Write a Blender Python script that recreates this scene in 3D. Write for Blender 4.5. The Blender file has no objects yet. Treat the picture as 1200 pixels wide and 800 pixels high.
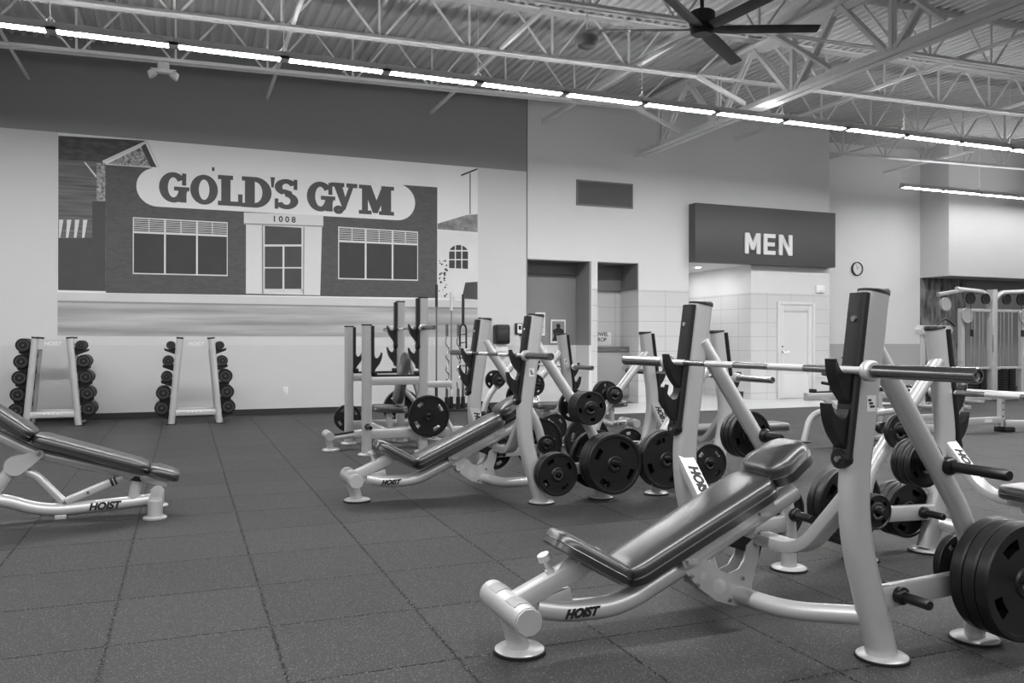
import bpy, bmesh, math, random
from mathutils import Vector, Matrix

random.seed(7)
SC = bpy.context.scene
COL = SC.collection
PI = math.pi
H = 1.2                       # eye height of the photographer, metres
YAW = math.radians(21.7)      # camera turned to the right of the room's depth axis
FPX = 967.0                   # focal length for a 1200 px wide frame
cA, sA = math.cos(YAW), math.sin(YAW)
WY = 13.9                     # the long back wall


def on_depth(px, py, y):
    """A measured point of the photograph turned into a room coordinate on the plane Y = y."""
    a, b = (px - 600) / FPX, (py - 399.3 - 0.00157 * (px - 600)) / FPX
    d = y / (cA - sA * a)
    return d * (sA + cA * a), H - b * d


# ------------------------------------------------------------------ materials
def lin(g):
    g = g / 255.0
    return g / 12.92 if g <= 0.04045 else ((g + 0.055) / 1.055) ** 2.4


def grey(g):
    v = lin(g)
    return (v, v, v, 1)


def nodes(name):
    m = bpy.data.materials.new(name)
    m.use_nodes = True
    nt = m.node_tree
    return m, nt, nt.nodes['Principled BSDF']


def N(nt, kind, **kw):
    n = nt.nodes.new(kind)
    for k, v in kw.items():
        setattr(n, k, v)
    return n


def mth(nt, op, a, b=None, clamp=False):
    n = nt.nodes.new('ShaderNodeMath')
    n.operation = op
    n.use_clamp = clamp
    for i, v in enumerate((a, b)):
        if v is None:
            continue
        if isinstance(v, (int, float)):
            n.inputs[i].default_value = v
        else:
            nt.links.new(v, n.inputs[i])
    return n.outputs[0]


def mixc(nt, fac, c1, c2):
    n = nt.nodes.new('ShaderNodeMix')
    n.data_type = 'RGBA'
    for s, v in ((n.inputs[0], fac), (n.inputs[6], c1), (n.inputs[7], c2)):
        if isinstance(v, (int, float, tuple)):
            s.default_value = v
        else:
            nt.links.new(v, s)
    return n.outputs[2]


def simple(name, g, rough=0.5, metal=0.0, var=0.06, scale=9.0, bump=0.0, bscale=220.0, coat=0.0, spec=0.5):
    m, nt, p = nodes(name)
    tc = N(nt, 'ShaderNodeTexCoord')
    no = N(nt, 'ShaderNodeTexNoise')
    no.inputs['Scale'].default_value = scale
    no.inputs['Detail'].default_value = 3
    nt.links.new(tc.outputs['Object'], no.inputs['Vector'])
    v = lin(g)
    lo, hi = v * (1 - var), min(1.0, v * (1 + var))
    c = mixc(nt, no.outputs['Fac'], (lo, lo, lo, 1), (hi, hi, hi, 1))
    nt.links.new(c, p.inputs['Base Color'])
    p.inputs['Roughness'].default_value = rough
    p.inputs['Metallic'].default_value = metal
    p.inputs['Specular IOR Level'].default_value = spec
    p.inputs['Coat Weight'].default_value = coat
    p.inputs['Coat Roughness'].default_value = 0.3
    if bump:
        nb = N(nt, 'ShaderNodeTexNoise')
        nb.inputs['Scale'].default_value = bscale
        nt.links.new(tc.outputs['Object'], nb.inputs['Vector'])
        bu = N(nt, 'ShaderNodeBump')
        bu.inputs['Strength'].default_value = bump
        bu.inputs['Distance'].default_value = 0.002
        nt.links.new(nb.outputs['Fac'], bu.inputs['Height'])
        nt.links.new(bu.outputs['Normal'], p.inputs['Normal'])
    return m


def emit(name, strength, g=255):
    m, nt, p = nodes(name)
    p.inputs['Base Color'].default_value = grey(230)
    p.inputs['Emission Color'].default_value = grey(g)
    p.inputs['Emission Strength'].default_value = strength
    return m


def rubber_floor():
    m, nt, p = nodes('rubber_floor_tiles')
    tc = N(nt, 'ShaderNodeTexCoord')
    sep = N(nt, 'ShaderNodeSeparateXYZ')
    nt.links.new(tc.outputs['Object'], sep.inputs[0])
    wob = N(nt, 'ShaderNodeTexNoise')
    wob.inputs['Scale'].default_value = 55
    wob.inputs['Detail'].default_value = 4
    nt.links.new(tc.outputs['Object'], wob.inputs['Vector'])
    w = mth(nt, 'MULTIPLY', mth(nt, 'SUBTRACT', wob.outputs['Fac'], 0.5), 0.02)
    T = 0.6225
    masks = []
    for ax, off, hw in ((0, -0.28, 0.0105), (1, 3.589, 0.0085)):
        v = mth(nt, 'ADD', sep.outputs[ax], w)
        f = mth(nt, 'FRACT', mth(nt, 'DIVIDE', mth(nt, 'ADD', v, 62.25 - off + T / 2), T))
        dist = mth(nt, 'MULTIPLY', mth(nt, 'ABSOLUTE', mth(nt, 'SUBTRACT', f, 0.5)), T)
        masks.append(mth(nt, 'SUBTRACT', 1.0, mth(nt, 'DIVIDE', dist, hw), clamp=True))
    seam = mth(nt, 'MAXIMUM', masks[0], masks[1])
    brk = N(nt, 'ShaderNodeTexNoise')
    brk.inputs['Scale'].default_value = 34
    brk.inputs['Detail'].default_value = 6
    nt.links.new(tc.outputs['Object'], brk.inputs['Vector'])
    seam = mth(nt, 'MULTIPLY', seam, mth(nt, 'MULTIPLY', brk.outputs['Fac'], 2.2), clamp=True)
    # granules of crumb rubber
    vo = N(nt, 'ShaderNodeTexVoronoi')
    vo.inputs['Scale'].default_value = 300
    nt.links.new(tc.outputs['Object'], vo.inputs['Vector'])
    sepc = N(nt, 'ShaderNodeSeparateColor')
    nt.links.new(vo.outputs['Color'], sepc.inputs[0])
    fleck = mth(nt, 'MULTIPLY', mth(nt, 'SUBTRACT', sepc.outputs[0], 0.89), 12.0, clamp=True)
    big = N(nt, 'ShaderNodeTexNoise')
    big.inputs['Scale'].default_value = 0.9
    big.inputs['Detail'].default_value = 5
    nt.links.new(tc.outputs['Object'], big.inputs['Vector'])
    # each tile a slightly different black
    fx = mth(nt, 'FLOOR', mth(nt, 'DIVIDE', mth(nt, 'ADD', sep.outputs[0], 62.25 + 0.28), T))
    fy = mth(nt, 'FLOOR', mth(nt, 'DIVIDE', mth(nt, 'ADD', sep.outputs[1], 62.25 - 3.589), T))
    cmb = N(nt, 'ShaderNodeCombineXYZ')
    nt.links.new(fx, cmb.inputs[0])
    nt.links.new(fy, cmb.inputs[1])
    wn = N(nt, 'ShaderNodeTexWhiteNoise')
    nt.links.new(cmb.outputs[0], wn.inputs[0])
    base = mixc(nt, big.outputs['Fac'], grey(44), grey(55))
    base = mixc(nt, mth(nt, 'MULTIPLY', wn.outputs['Value'], 0.35), base, grey(70))
    base = mixc(nt, mth(nt, 'MULTIPLY', fleck, 0.6), base, grey(140))
    dark = mixc(nt, fleck, grey(26), grey(150))
    base = mixc(nt, seam, base, dark)
    nt.links.new(base, p.inputs['Base Color'])
    p.inputs['Roughness'].default_value = 0.56
    nt.links.new(mth(nt, 'MULTIPLY', mth(nt, 'SUBTRACT', 1.0, mth(nt, 'MULTIPLY', seam, 0.7)), 0.22), p.inputs['Specular IOR Level'])
    bu = N(nt, 'ShaderNodeBump')
    bu.inputs['Strength'].default_value = 0.5
    bu.inputs['Distance'].default_value = 0.006
    hgt = mth(nt, 'SUBTRACT', mth(nt, 'MULTIPLY', sepc.outputs[1], 0.12), seam)
    nt.links.new(hgt, bu.inputs['Height'])
    nt.links.new(bu.outputs['Normal'], p.inputs['Normal'])
    return m


def banded_wall(name, upper, lower, split, shade_band_top=99.0, shade_band_g=144, tile_from=None, tile_to=None, tile_top=2.2, tile_g=205, rough=0.55):
    """Painted wall with a wainscot colour below `split`; white ceramic tiles up to tile_top between two X values."""
    m, nt, p = nodes(name)
    tc = N(nt, 'ShaderNodeTexCoord')
    sep = N(nt, 'ShaderNodeSeparateXYZ')
    nt.links.new(tc.outputs['Object'], sep.inputs[0])
    no = N(nt, 'ShaderNodeTexNoise')
    no.inputs['Scale'].default_value = 1.5
    nt.links.new(tc.outputs['Object'], no.inputs['Vector'])
    up = mixc(nt, no.outputs['Fac'], grey(upper - 2), grey(upper + 2))
    isup = mth(nt, 'GREATER_THAN', sep.outputs[2], split)
    c = mixc(nt, isup, grey(lower), up)
    c = mixc(nt, mth(nt, 'GREATER_THAN', sep.outputs[2], shade_band_top), c, grey(shade_band_g))
    if tile_from is not None:
        def line(o, pitch, off, hw):
            f = mth(nt, 'FRACT', mth(nt, 'DIVIDE', mth(nt, 'ADD', o, 40 * pitch - off), pitch))
            return mth(nt, 'LESS_THAN', mth(nt, 'MULTIPLY', f, pitch), hw)
        xy = mth(nt, 'ADD', sep.outputs[0], sep.outputs[1])
        g = mth(nt, 'MAXIMUM', line(xy, 0.61, 8.76 + WY, 0.008), line(sep.outputs[2], 0.29, 0.13, 0.008))
        t = mixc(nt, g, grey(tile_g), grey(tile_g - 45))
        msk = mth(nt, 'MULTIPLY', mth(nt, 'LESS_THAN', sep.outputs[2], tile_top),
                  mth(nt, 'MULTIPLY', mth(nt, 'GREATER_THAN', sep.outputs[0], tile_from),
                      mth(nt, 'LESS_THAN', sep.outputs[0], tile_to)))
        c = mixc(nt, msk, c, t)
        nt.links.new(mth(nt, 'SUBTRACT', rough, mth(nt, 'MULTIPLY', msk, 0.3)), p.inputs['Roughness'])
    else:
        p.inputs['Roughness'].default_value = rough
    nt.links.new(c, p.inputs['Base Color'])
    return m


def brick_print(name, g1, g2, gm, scale=4.0, w=0.5, h=0.25):
    m, nt, p = nodes(name)
    tc = N(nt, 'ShaderNodeTexCoord')
    mp = N(nt, 'ShaderNodeMapping')
    mp.inputs['Rotation'].default_value = (PI / 2, 0, 0)
    nt.links.new(tc.outputs['Object'], mp.inputs['Vector'])
    br = N(nt, 'ShaderNodeTexBrick')
    br.inputs['Color1'].default_value = grey(g1)
    br.inputs['Color2'].default_value = grey(g2)
    br.inputs['Mortar'].default_value = grey(gm)
    br.inputs['Scale'].default_value = scale
    br.inputs['Mortar Size'].default_value = 0.018
    br.inputs['Brick Width'].default_value = w
    br.inputs['Row Height'].default_value = h
    nt.links.new(mp.outputs[0], br.inputs['Vector'])
    nt.links.new(br.outputs['Color'], p.inputs['Base Color'])
    p.inputs['Roughness'].default_value = 0.6
    return m


def streaks(name, g1, g2, sx=1.0, sz=14.0, rough=0.6, sy=1.0, contrast=1.0, detail=5):
    m, nt, p = nodes(name)
    tc = N(nt, 'ShaderNodeTexCoord')
    mp = N(nt, 'ShaderNodeMapping')
    mp.inputs['Scale'].default_value = (sx, sy, sz)
    nt.links.new(tc.outputs['Object'], mp.inputs['Vector'])
    no = N(nt, 'ShaderNodeTexNoise')
    no.inputs['Scale'].default_value = 1.0
    no.inputs['Detail'].default_value = detail
    nt.links.new(mp.outputs[0], no.inputs['Vector'])
    f = mth(nt, 'ADD', mth(nt, 'MULTIPLY', mth(nt, 'SUBTRACT', no.outputs['Fac'], 0.5), contrast * 2), 0.5, clamp=True)
    nt.links.new(mixc(nt, f, grey(g1), grey(g2)), p.inputs['Base Color'])
    p.inputs['Roughness'].default_value = rough
    return m


def knurled():
    m, nt, p = nodes('knurled_steel')
    tc = N(nt, 'ShaderNodeTexCoord')
    sep = N(nt, 'ShaderNodeSeparateXYZ')
    nt.links.new(tc.outputs['Object'], sep.inputs[0])
    ay = mth(nt, 'ABSOLUTE', sep.outputs[1])
    # smooth bands at the centre gap, grip rings and by the collars
    k = mth(nt, 'MULTIPLY', mth(nt, 'GREATER_THAN', ay, 0.12),
            mth(nt, 'SUBTRACT', 1.0, mth(nt, 'LESS_THAN', mth(nt, 'ABSOLUTE', mth(nt, 'SUBTRACT', ay, 0.42)), 0.09)))
    nt.links.new(mixc(nt, k, grey(150), grey(225)), p.inputs['Base Color'])
    nt.links.new(mth(nt, 'ADD', mth(nt, 'MULTIPLY', k, 0.35), 0.18), p.inputs['Roughness'])
    p.inputs['Metallic'].default_value = 0.75
    return m


M = {
    'floor': rubber_floor(),
    'wall': banded_wall('wall_paint_shaded_top', 203, 196, 1.125, 4.29, 140),  # dimness of the upper wall painted in as a darker band above the mural
    'lock': banded_wall('locker_wall_paint', 214, 206, 1.125, tile_from=7.16, tile_to=12.85),
    'recess': banded_wall('recess_wall_paint', 226, 180, 1.14),
    'bulkhead': banded_wall('bulkhead_paint', 200, 180, 1.14),
    'white': simple('white_paint', 214, 0.55, var=0.02),
    'midwall': simple('grey_accent_paint', 134, 0.55, var=0.02),
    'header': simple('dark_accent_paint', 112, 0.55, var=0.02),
    'sign': simple('sign_box_charcoal', 76, 0.5, var=0.03),
    'deck': simple('deck_white_paint', 208, 0.6, var=0.04),
    'steel': simple('steel_white_paint', 226, 0.5, var=0.05),
    'frame': simple('silver_powder_coat', 196, 0.33, metal=0.38, var=0.04, scale=14, bump=0.04, bscale=500, coat=0.25),
    'frame_m': simple('matte_grey_coat', 168, 0.4, metal=0.2, var=0.04),
    'frame_d': simple('grey_powder_coat', 150, 0.4, metal=0.2, var=0.04),
    'vinyl': simple('black_vinyl', 20, 0.38, var=0.12, bump=0.06, bscale=260, spec=1.0, coat=0.8),
    'black': simple('black_plastic', 20, 0.4, var=0.1),
    'rubber': simple('black_rubber', 22, 0.5, var=0.15, bump=0.1, bscale=180),
    'plate': simple('black_urethane', 17, 0.38, var=0.2, scale=30, bump=0.06, bscale=150),
    'chrome': simple('chrome_steel', 205, 0.16, metal=1.0, var=0.03),
    'sleeve': simple('polished_sleeve', 150, 0.22, metal=1.0, var=0.06),
    'bright': simple('bright_collar', 222, 0.3, metal=0.55, var=0.03),
    'knurl': knurled(),
    'peg': simple('black_steel_peg', 34, 0.3, metal=0.4, var=0.1),
    'fan': simple('fan_black', 10, 0.45, var=0.08),
    'fanhub': simple('fan_motor_charcoal', 48, 0.45, metal=0.3, var=0.06),
    'led': emit('led_diffuser', 98.0),
    'uplight': emit('led_uplight_lens', 15.0),
    'led_far': emit('led_diffuser_far', 35.0),
    'uplight_far': emit('led_uplight_far', 22.0),
    'spot': emit('downlight_lens', 30.0),
    'ledbox': simple('led_housing_grey', 205, 0.5, var=0.04),
    'base': simple('black_vinyl_baseboard', 44, 0.5),
    'tilefloor': simple('pale_tile_floor', 196, 0.3, var=0.04),
    'ink': simple('black_ink', 24, 0.6),
    'paper': simple('white_paper', 228, 0.7, var=0.02),
    'door': simple('white_door_paint', 210, 0.45, var=0.02),
    'cabinet': simple('towel_cabinet_grey', 148, 0.5, var=0.03),
    'grille': simple('grille_grey', 96, 0.6, var=0.05),
    'woodtile': streaks('streaked_stone_tile', 52, 150, 9.0, 2.2, 0.45, 9.0, 1.5),
    'sack': simple('plastic_grey', 120, 0.5),
}


# ------------------------------------------------------------------ mesh helpers
def link(o, parent=None):
    COL.objects.link(o)
    if parent is not None:
        o.parent = parent
    return o


def obj(name, bm, mat, parent=None, angle=38):
    bmesh.ops.recalc_face_normals(bm, faces=bm.faces)
    for f in bm.faces:
        f.smooth = True
    lim = math.radians(angle)
    for e in bm.edges:
        if len(e.link_faces) == 2:
            e.smooth = e.calc_face_angle(0) < lim
    me = bpy.data.meshes.new(name)
    bm.to_mesh(me)
    bm.free()
    me.materials.append(M[mat] if isinstance(mat, str) else mat)
    o = bpy.data.objects.new(name, me)
    return link(o, parent)


def tag(o, label, cat, group=None, kind=None):
    o['label'] = label
    o['category'] = cat
    if group:
        o['group'] = group
    if kind:
        o['kind'] = kind
    return o


def thing(name, label, cat, loc=(0, 0, 0), rz=0.0, group=None):
    o = bpy.data.objects.new(name, None)
    o.empty_display_size = 0.1
    o.location = loc
    o.rotation_euler = (0, 0, rz)
    tag(o, label, cat, group)
    return link(o)


def struct(name, bm, mat):
    o = obj(name, bm, mat)
    o['kind'] = 'structure'
    return o


def copy_thing(o, label, loc=None, rz=None):
    c = o.copy()
    COL.objects.link(c)
    c['label'] = label
    if loc is not None:
        c.location = loc
    if rz is not None:
        c.rotation_euler = (0, 0, rz)
    for ch in list(o.children):
        d = ch.copy()
        COL.objects.link(d)
        d.parent = c
        for g in list(ch.children):
            e = g.copy()
            COL.objects.link(e)
            e.parent = d
    return c


def B():
    return bmesh.new()


def box(bm, x0, x1, y0, y1, z0, z1, mtx=None, bevel=0.0, seg=2):
    vs = [bm.verts.new((x, y, z)) for x in (x0, x1) for y in (y0, y1) for z in (z0, z1)]
    q = [(0, 1, 3, 2), (4, 6, 7, 5), (0, 4, 5, 1), (2, 3, 7, 6), (0, 2, 6, 4), (1, 5, 7, 3)]
    fs = [bm.faces.new([vs[i] for i in f]) for f in q]
    if bevel:
        es = list({e for f in fs for e in f.edges})
        r = bmesh.ops.bevel(bm, geom=es, offset=bevel, segments=seg, affect='EDGES', profile=0.5)
        vs = list({v for f in r['faces'] for v in f.verts} | {v for v in vs if v.is_valid})
    if mtx is not None:
        bmesh.ops.transform(bm, matrix=mtx, verts=[v for v in vs if v.is_valid])
    return bm


def circ(r, n=16, r2=None):
    r2 = r if r2 is None else r2
    return [(r * math.cos(2 * PI * i / n), r2 * math.sin(2 * PI * i / n)) for i in range(n)]


def rrect(w, h, r, n=3):
    out = []
    for cx, cy, a0 in ((w / 2 - r, h / 2 - r, 0), (-w / 2 + r, h / 2 - r, 90), (-w / 2 + r, -h / 2 + r, 180), (w / 2 - r, -h / 2 + r, 270)):
        for i in range(n + 1):
            a = math.radians(a0 + 90 * i / n)
            out.append((cx + r * math.cos(a), cy + r * math.sin(a)))
    return out


def fillet(pts, r, seg=6):
    pts = [Vector(p) for p in pts]
    out = [pts[0]]
    for i in range(1, len(pts) - 1):
        a, b, c = pts[i - 1], pts[i], pts[i + 1]
        rr = min(r, (a - b).length * 0.48, (c - b).length * 0.48)
        p, q = b + (a - b).normalized() * rr, b + (c - b).normalized() * rr
        for k in range(seg + 1):
            t = k / seg
            out.append(p * (1 - t) ** 2 + b * 2 * t * (1 - t) + q * t * t)
    out.append(pts[-1])
    return out


def sweep(bm, path, prof, up=(0, 0, 1), caps=True, scale=None):
    path = [Vector(p) for p in path]
    n = len(path)
    up = Vector(up)
    rings = []
    nrm = None
    for i in range(n):
        t = (path[min(i + 1, n - 1)] - path[max(i - 1, 0)]).normalized()
        if nrm is None:
            nrm = up - t * up.dot(t)
            if nrm.length < 1e-4:
                nrm = Vector((1, 0, 0)) - t * t.x
        else:
            nrm = nrm - t * nrm.dot(t)
        nrm = nrm.normalized()
        s = t.cross(nrm)
        k = 1.0 if scale is None else scale[i]
        rings.append([bm.verts.new(path[i] + s * (a * k) + nrm * (b * k)) for a, b in prof])
    m = len(prof)
    for i in range(n - 1):
        for j in range(m):
            bm.faces.new((rings[i][j], rings[i][(j + 1) % m], rings[i + 1][(j + 1) % m], rings[i + 1][j]))
    if caps:
        bm.faces.new(rings[0][::-1])
        bm.faces.new(rings[-1])
    return bm


def tube(bm, pts, r, fr=0.0, n=14):
    return sweep(bm, fillet(pts, fr) if fr else pts, circ(r, n))


def bar(bm, p0, p1, w, h, up=(0, 0, 1)):
    return sweep(bm, [p0, p1], [(-w / 2, -h / 2), (w / 2, -h / 2), (w / 2, h / 2), (-w / 2, h / 2)], up)


def lathe(bm, prof, origin=(0, 0, 0), axis='Z', n=32):
    """prof: list of (radius, height) from one end to the other."""
    ox = Vector(origin)
    def put(r, h, a):
        c, s = r * math.cos(a), r * math.sin(a)
        return ox + {'Z': Vector((c, s, h)), 'Y': Vector((c, h, s)), 'X': Vector((h, c, s))}[axis]
    rings = []
    for r, h in prof:
        if r < 1e-6:
            rings.append([bm.verts.new(put(0, h, 0))])
        else:
            rings.append([bm.verts.new(put(r, h, 2 * PI * i / n)) for i in range(n)])
    for a, b in zip(rings, rings[1:]):
        for i in range(n):
            j = (i + 1) % n
            if len(a) == 1 and len(b) > 1:
                bm.faces.new((a[0], b[j], b[i]))
            elif len(b) == 1 and len(a) > 1:
                bm.faces.new((a[i], a[j], b[0]))
            elif len(a) > 1:
                bm.faces.new((a[i], a[j], b[j], b[i]))
    if len(rings[0]) > 1 and len(rings[-1]) > 1:      # an open ring section: close it on itself
        a, b = rings[-1], rings[0]
        for i in range(n):
            j = (i + 1) % n
            bm.faces.new((a[i], a[j], b[j], b[i]))
    return bm


def prism(bm, pts, y0, y1):
    """Polygon in the XZ plane given thickness along Y."""
    a = [bm.verts.new((x, y0, z)) for x, z in pts]
    b = [bm.verts.new((x, y1, z)) for x, z in pts]
    n = len(pts)
    bm.faces.new(a)
    bm.faces.new(b[::-1])
    for i in range(n):
        j = (i + 1) % n
        bm.faces.new((a[i], b[i], b[j], a[j]))
    return bm


def pad(bm, L, W0, W1, T, rc, edge=0.02, crown=0.006, mtx=None):
    """Upholstered pad lying in XY, long axis X from 0 to L, width W0 at x=0 and W1 at x=L, underside at z=0."""
    pts = []
    cs = [(L - rc, W1 / 2 - rc, 0), (rc, W0 / 2 - rc, 90), (rc, -W0 / 2 + rc, 180), (L - rc, -W1 / 2 + rc, 270)]
    for cx, cy, a0 in cs:
        for i in range(8):
            a = math.radians(a0 + 90 * i / 7)
            pts.append((Vector((cx, cy)), Vector((math.cos(a), math.sin(a)))))
    e = edge
    layers = [(0.012, 0.0), (0.0, 0.008), (0.0, T * 0.42), (-0.004, T * 0.45), (0.0, T * 0.5), (0.001, T - e * 0.9), (e * 0.22, T - e * 0.42), (e * 0.6, T - e * 0.12), (e * 1.2, T), (e * 2.4, T + crown)]
    rings = []
    for d, z in layers:
        d = min(d, rc * 0.92)
        rings.append([bm.verts.new((c.x + n.x * (rc - d), c.y + n.y * (rc - d), z)) for c, n in pts])
    m = len(pts)
    for a, b in zip(rings, rings[1:]):
        for i in range(m):
            j = (i + 1) % m
            bm.faces.new((a[i], a[j], b[j], b[i]))
    bm.faces.new(rings[0][::-1])
    bm.faces.new(rings[-1])
    if mtx is not None:
        bmesh.ops.transform(bm, matrix=mtx, verts=[v for r in rings for v in r])
    return bm


def text(name, body, size, mat, parent=None, mtx=None, extrude=0.0006, bold=0.0, shear=0.0, spacing=1.0, align='CENTER'):
    cu = bpy.data.curves.new(name, 'FONT')
    cu.body = body
    cu.size = size
    cu.extrude = extrude
    cu.offset = bold
    cu.shear = shear
    cu.space_character = spacing
    cu.align_x = align
    cu.align_y = 'CENTER'
    tmp = bpy.data.objects.new(name + '_curve', cu)
    COL.objects.link(tmp)
    dg = bpy.context.evaluated_depsgraph_get()
    dg.update()
    me = bpy.data.meshes.new_from_object(tmp.evaluated_get(dg))
    bpy.data.objects.remove(tmp)
    bpy.data.curves.remove(cu)
    me.name = name
    me.materials.clear()
    me.materials.append(M[mat])
    o = bpy.data.objects.new(name, me)
    if mtx is not None:
        me.transform(mtx)
    return link(o, parent)


def face_dir(loc, xdir, zdir):
    """Matrix for text whose reading direction is xdir, top is zdir."""
    x, y = Vector(xdir).normalized(), Vector(zdir).normalized()
    y = (y - x * x.dot(y)).normalized()
    z = x.cross(y)
    m = Matrix((x, y, z)).transposed().to_4x4()
    m.translation = Vector(loc)
    return m


def rebase(t, loc):
    """Children were built in room coordinates: move the Empty to the thing's base without moving them."""
    loc = Vector(loc)
    inv = Matrix.Translation(-loc)
    done = set()
    for ch in t.children:
        for o in [ch] + list(ch.children):
            if o.type == 'MESH' and o.data.name not in done:
                done.add(o.data.name)
                o.data.transform(inv)
    t.location = loc
    return t


# ================================================================== ROOM SHELL
b = B()
box(b, -9.2, 27, -5, 16.6, -0.12, 0.0)
struct('floor', b, 'floor')

b = B()
box(b, 7.3, 12.84, 12.0, WY, 0.0, 0.004)
box(b, 5.84, 7.3, 12.0, WY, 0.0, 0.004)
box(b, 9.3, 10.8, WY, 16.3, 0.0, 0.004)
struct('trim_1', b, 'tilefloor')

ZT = 6.4
b = B()
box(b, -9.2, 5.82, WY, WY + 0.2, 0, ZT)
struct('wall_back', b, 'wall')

W2 = WY + 0.2
for bx in (
        (5.82, 7.14, WY, W2, 2.70, ZT),
        (7.14, 7.27, WY, W2 + 0.7, 0, ZT),
        (7.27, 8.16, WY, W2, 2.70, ZT),
        (8.16, 9.30, WY, W2 + 0.7, 0, ZT),
        (9.30, 10.80, WY, W2, 2.76, ZT),
        (10.80, 12.84, WY, 15.9, 0, ZT),
        (7.27, 8.16, WY + 0.72, WY + 0.9, 0, 2.2),
        (9.1, 11.0, 16.3, 16.45, 0, 2.76),
        (10.80, 10.95, 15.9, 16.3, 0, 2.76),
        (9.1, 9.30, 14.8, 16.3, 0, 2.76),
        ):
    b = B()
    box(b, *bx)
    struct('wall_locker_room', b, 'lock')
b = B()
box(b, 9.1, 10.95, W2, 16.45, 2.76, 2.9)
struct('ceiling_passage', b, 'white')
# grey niche by the corner: back, side, soffit and white lower panel
b = B()
box(b, 5.6, 7.14, WY + 0.58, WY + 0.7, 1.12, 2.70)
box(b, 5.6, 5.82, W2, WY + 0.6, 0, 2.70)
box(b, 7.10, 7.139, WY + 0.003, WY + 0.58, 1.12, 2.70)
struct('wall_niche', b, 'midwall')
b = B()
box(b, 5.6, 7.14, WY + 0.565, WY + 0.7, 0, 1.12)
box(b, 7.095, 7.139, WY + 0.003, WY + 0.58, 0, 1.12)
struct('wall_niche_wainscot', b, 'white')
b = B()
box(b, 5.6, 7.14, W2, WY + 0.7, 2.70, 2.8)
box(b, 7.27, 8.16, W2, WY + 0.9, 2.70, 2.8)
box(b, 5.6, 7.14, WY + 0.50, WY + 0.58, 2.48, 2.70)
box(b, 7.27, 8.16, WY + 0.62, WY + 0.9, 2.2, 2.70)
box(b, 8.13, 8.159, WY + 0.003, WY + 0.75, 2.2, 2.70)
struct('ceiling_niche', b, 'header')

b = B()
box(b, 12.6, 27, 15.7, 15.9, 0, ZT)
struct('wall_recess', b, 'recess')
b = B()
box(b, 17.44, 27, 14.85, 15.72, 2.82, ZT)
struct('wall_bulkhead', b, 'bulkhead')
b = B()
box(b, 17.44, 18.99, 15.66, 15.72, 0, 2.82)
struct('wall_accent_tile', b, 'woodtile')
b = B()
box(b, 18.99, 27, 15.64, 15.72, 0, 2.82)
struct('wall_grey_panel', b, 'midwall')
b = B()
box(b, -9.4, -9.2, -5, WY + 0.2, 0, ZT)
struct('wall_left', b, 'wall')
b = B()
box(b, 26.9, 27.1, -5, 15.8, 0, ZT)
struct('wall_right', b, 'white')

b = B()
box(b, -9.2, 5.86, WY - 0.015, WY, 0, 0.095)
struct('baseboard_back', b, 'base')
b = B()
box(b, 12.84, 18.99, 15.685, 15.7, 0, 0.095)
struct('baseboard_recess', b, 'base')
b = B()
box(b, 5.81, 5.832, WY - 0.006, WY + 0.05, 0, 5.9)
struct('trim_2', b, 'sack')

# ------------------------------------------------ locker room door in the tiled wall
b = B()
dx0, dx1 = 11.45, 12.42
for (xa, xb, za, zb) in ((dx0, dx0 + 0.06, 0, 2.02), (dx1 - 0.06, dx1, 0, 2.02), (dx0 + 0.06, dx1 - 0.06, 1.96, 2.02)):
    box(b, xa, xb, WY - 0.045, WY + 0.01, za, zb, bevel=0.006)
fr = struct('door_1', b, 'door')
b = B()
box(b, dx0 + 0.065, dx1 - 0.065, WY - 0.012, WY + 0.005, 0.012, 1.955)
for (xa, xb, za, zb) in ((dx0 + 0.065, dx0 + 0.17, 0.012, 1.955), (dx1 - 0.17, dx1 - 0.065, 0.012, 1.955), (dx0 + 0.17, dx1 - 0.17, 0.012, 0.5), (dx0 + 0.17, dx1 - 0.17, 1.82, 1.955)):
    box(b, xa, xb, WY - 0.03, WY - 0.005, za, zb, bevel=0.004)
obj('door_leaf', b, 'door', fr)
b = B()
lathe(b, [(0.0, 0), (0.024, 0), (0.024, 0.012), (0.0, 0.012)], (dx0 + 0.12, WY - 0.044, 0.98), 'Y', 14)
tube(b, [(dx0 + 0.12, WY - 0.044, 0.98), (dx0 + 0.12, WY - 0.08, 0.98), (dx0 + 0.24, WY - 0.08, 0.98)], 0.009, 0.02, 8)
lathe(b, [(0.0, 0), (0.02, 0), (0.02, 0.012), (0.0, 0.012)], (dx0 + 0.12, WY - 0.044, 1.09), 'Y', 14)
obj('door_handle', b, 'chrome', fr)

# ================================================================== CEILING STEEL
SLOPE = 0.02
def zb(x):
    return 5.055 + SLOPE * (x - 1.7)
JD = 0.69
# corrugated roof deck: ribs run into the depth of the room
b = B()
pitch, rib = 0.152, 0.04
def deck(bm, xa, xb, ya, yb):
    x = xa
    prof = []
    while x < xb:
        for dx, dz in ((0, 0), (0.045, 0), (0.062, rib), (0.135, rib)):
            prof.append((x + dx, zb(x + dx) + JD + dz))
        x += pitch
    r0 = [bm.verts.new((x, ya, z)) for x, z in prof]
    r1 = [bm.verts.new((x, yb, z)) for x, z in prof]
    for i in range(len(prof) - 1):
        bm.faces.new((r0[i], r0[i + 1], r1[i + 1], r1[i]))
    t0 = [bm.verts.new((x, y, z + 0.12)) for (x, z) in (prof[0], prof[-1]) for y in (ya, yb)]
    bm.faces.new((t0[0], t0[1], t0[3], t0[2]))
deck(b, -9.2, 27, -5, 16.4)
dk = obj('ceiling', b, 'deck', None, 20)
dk['kind'] = 'structure'


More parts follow.
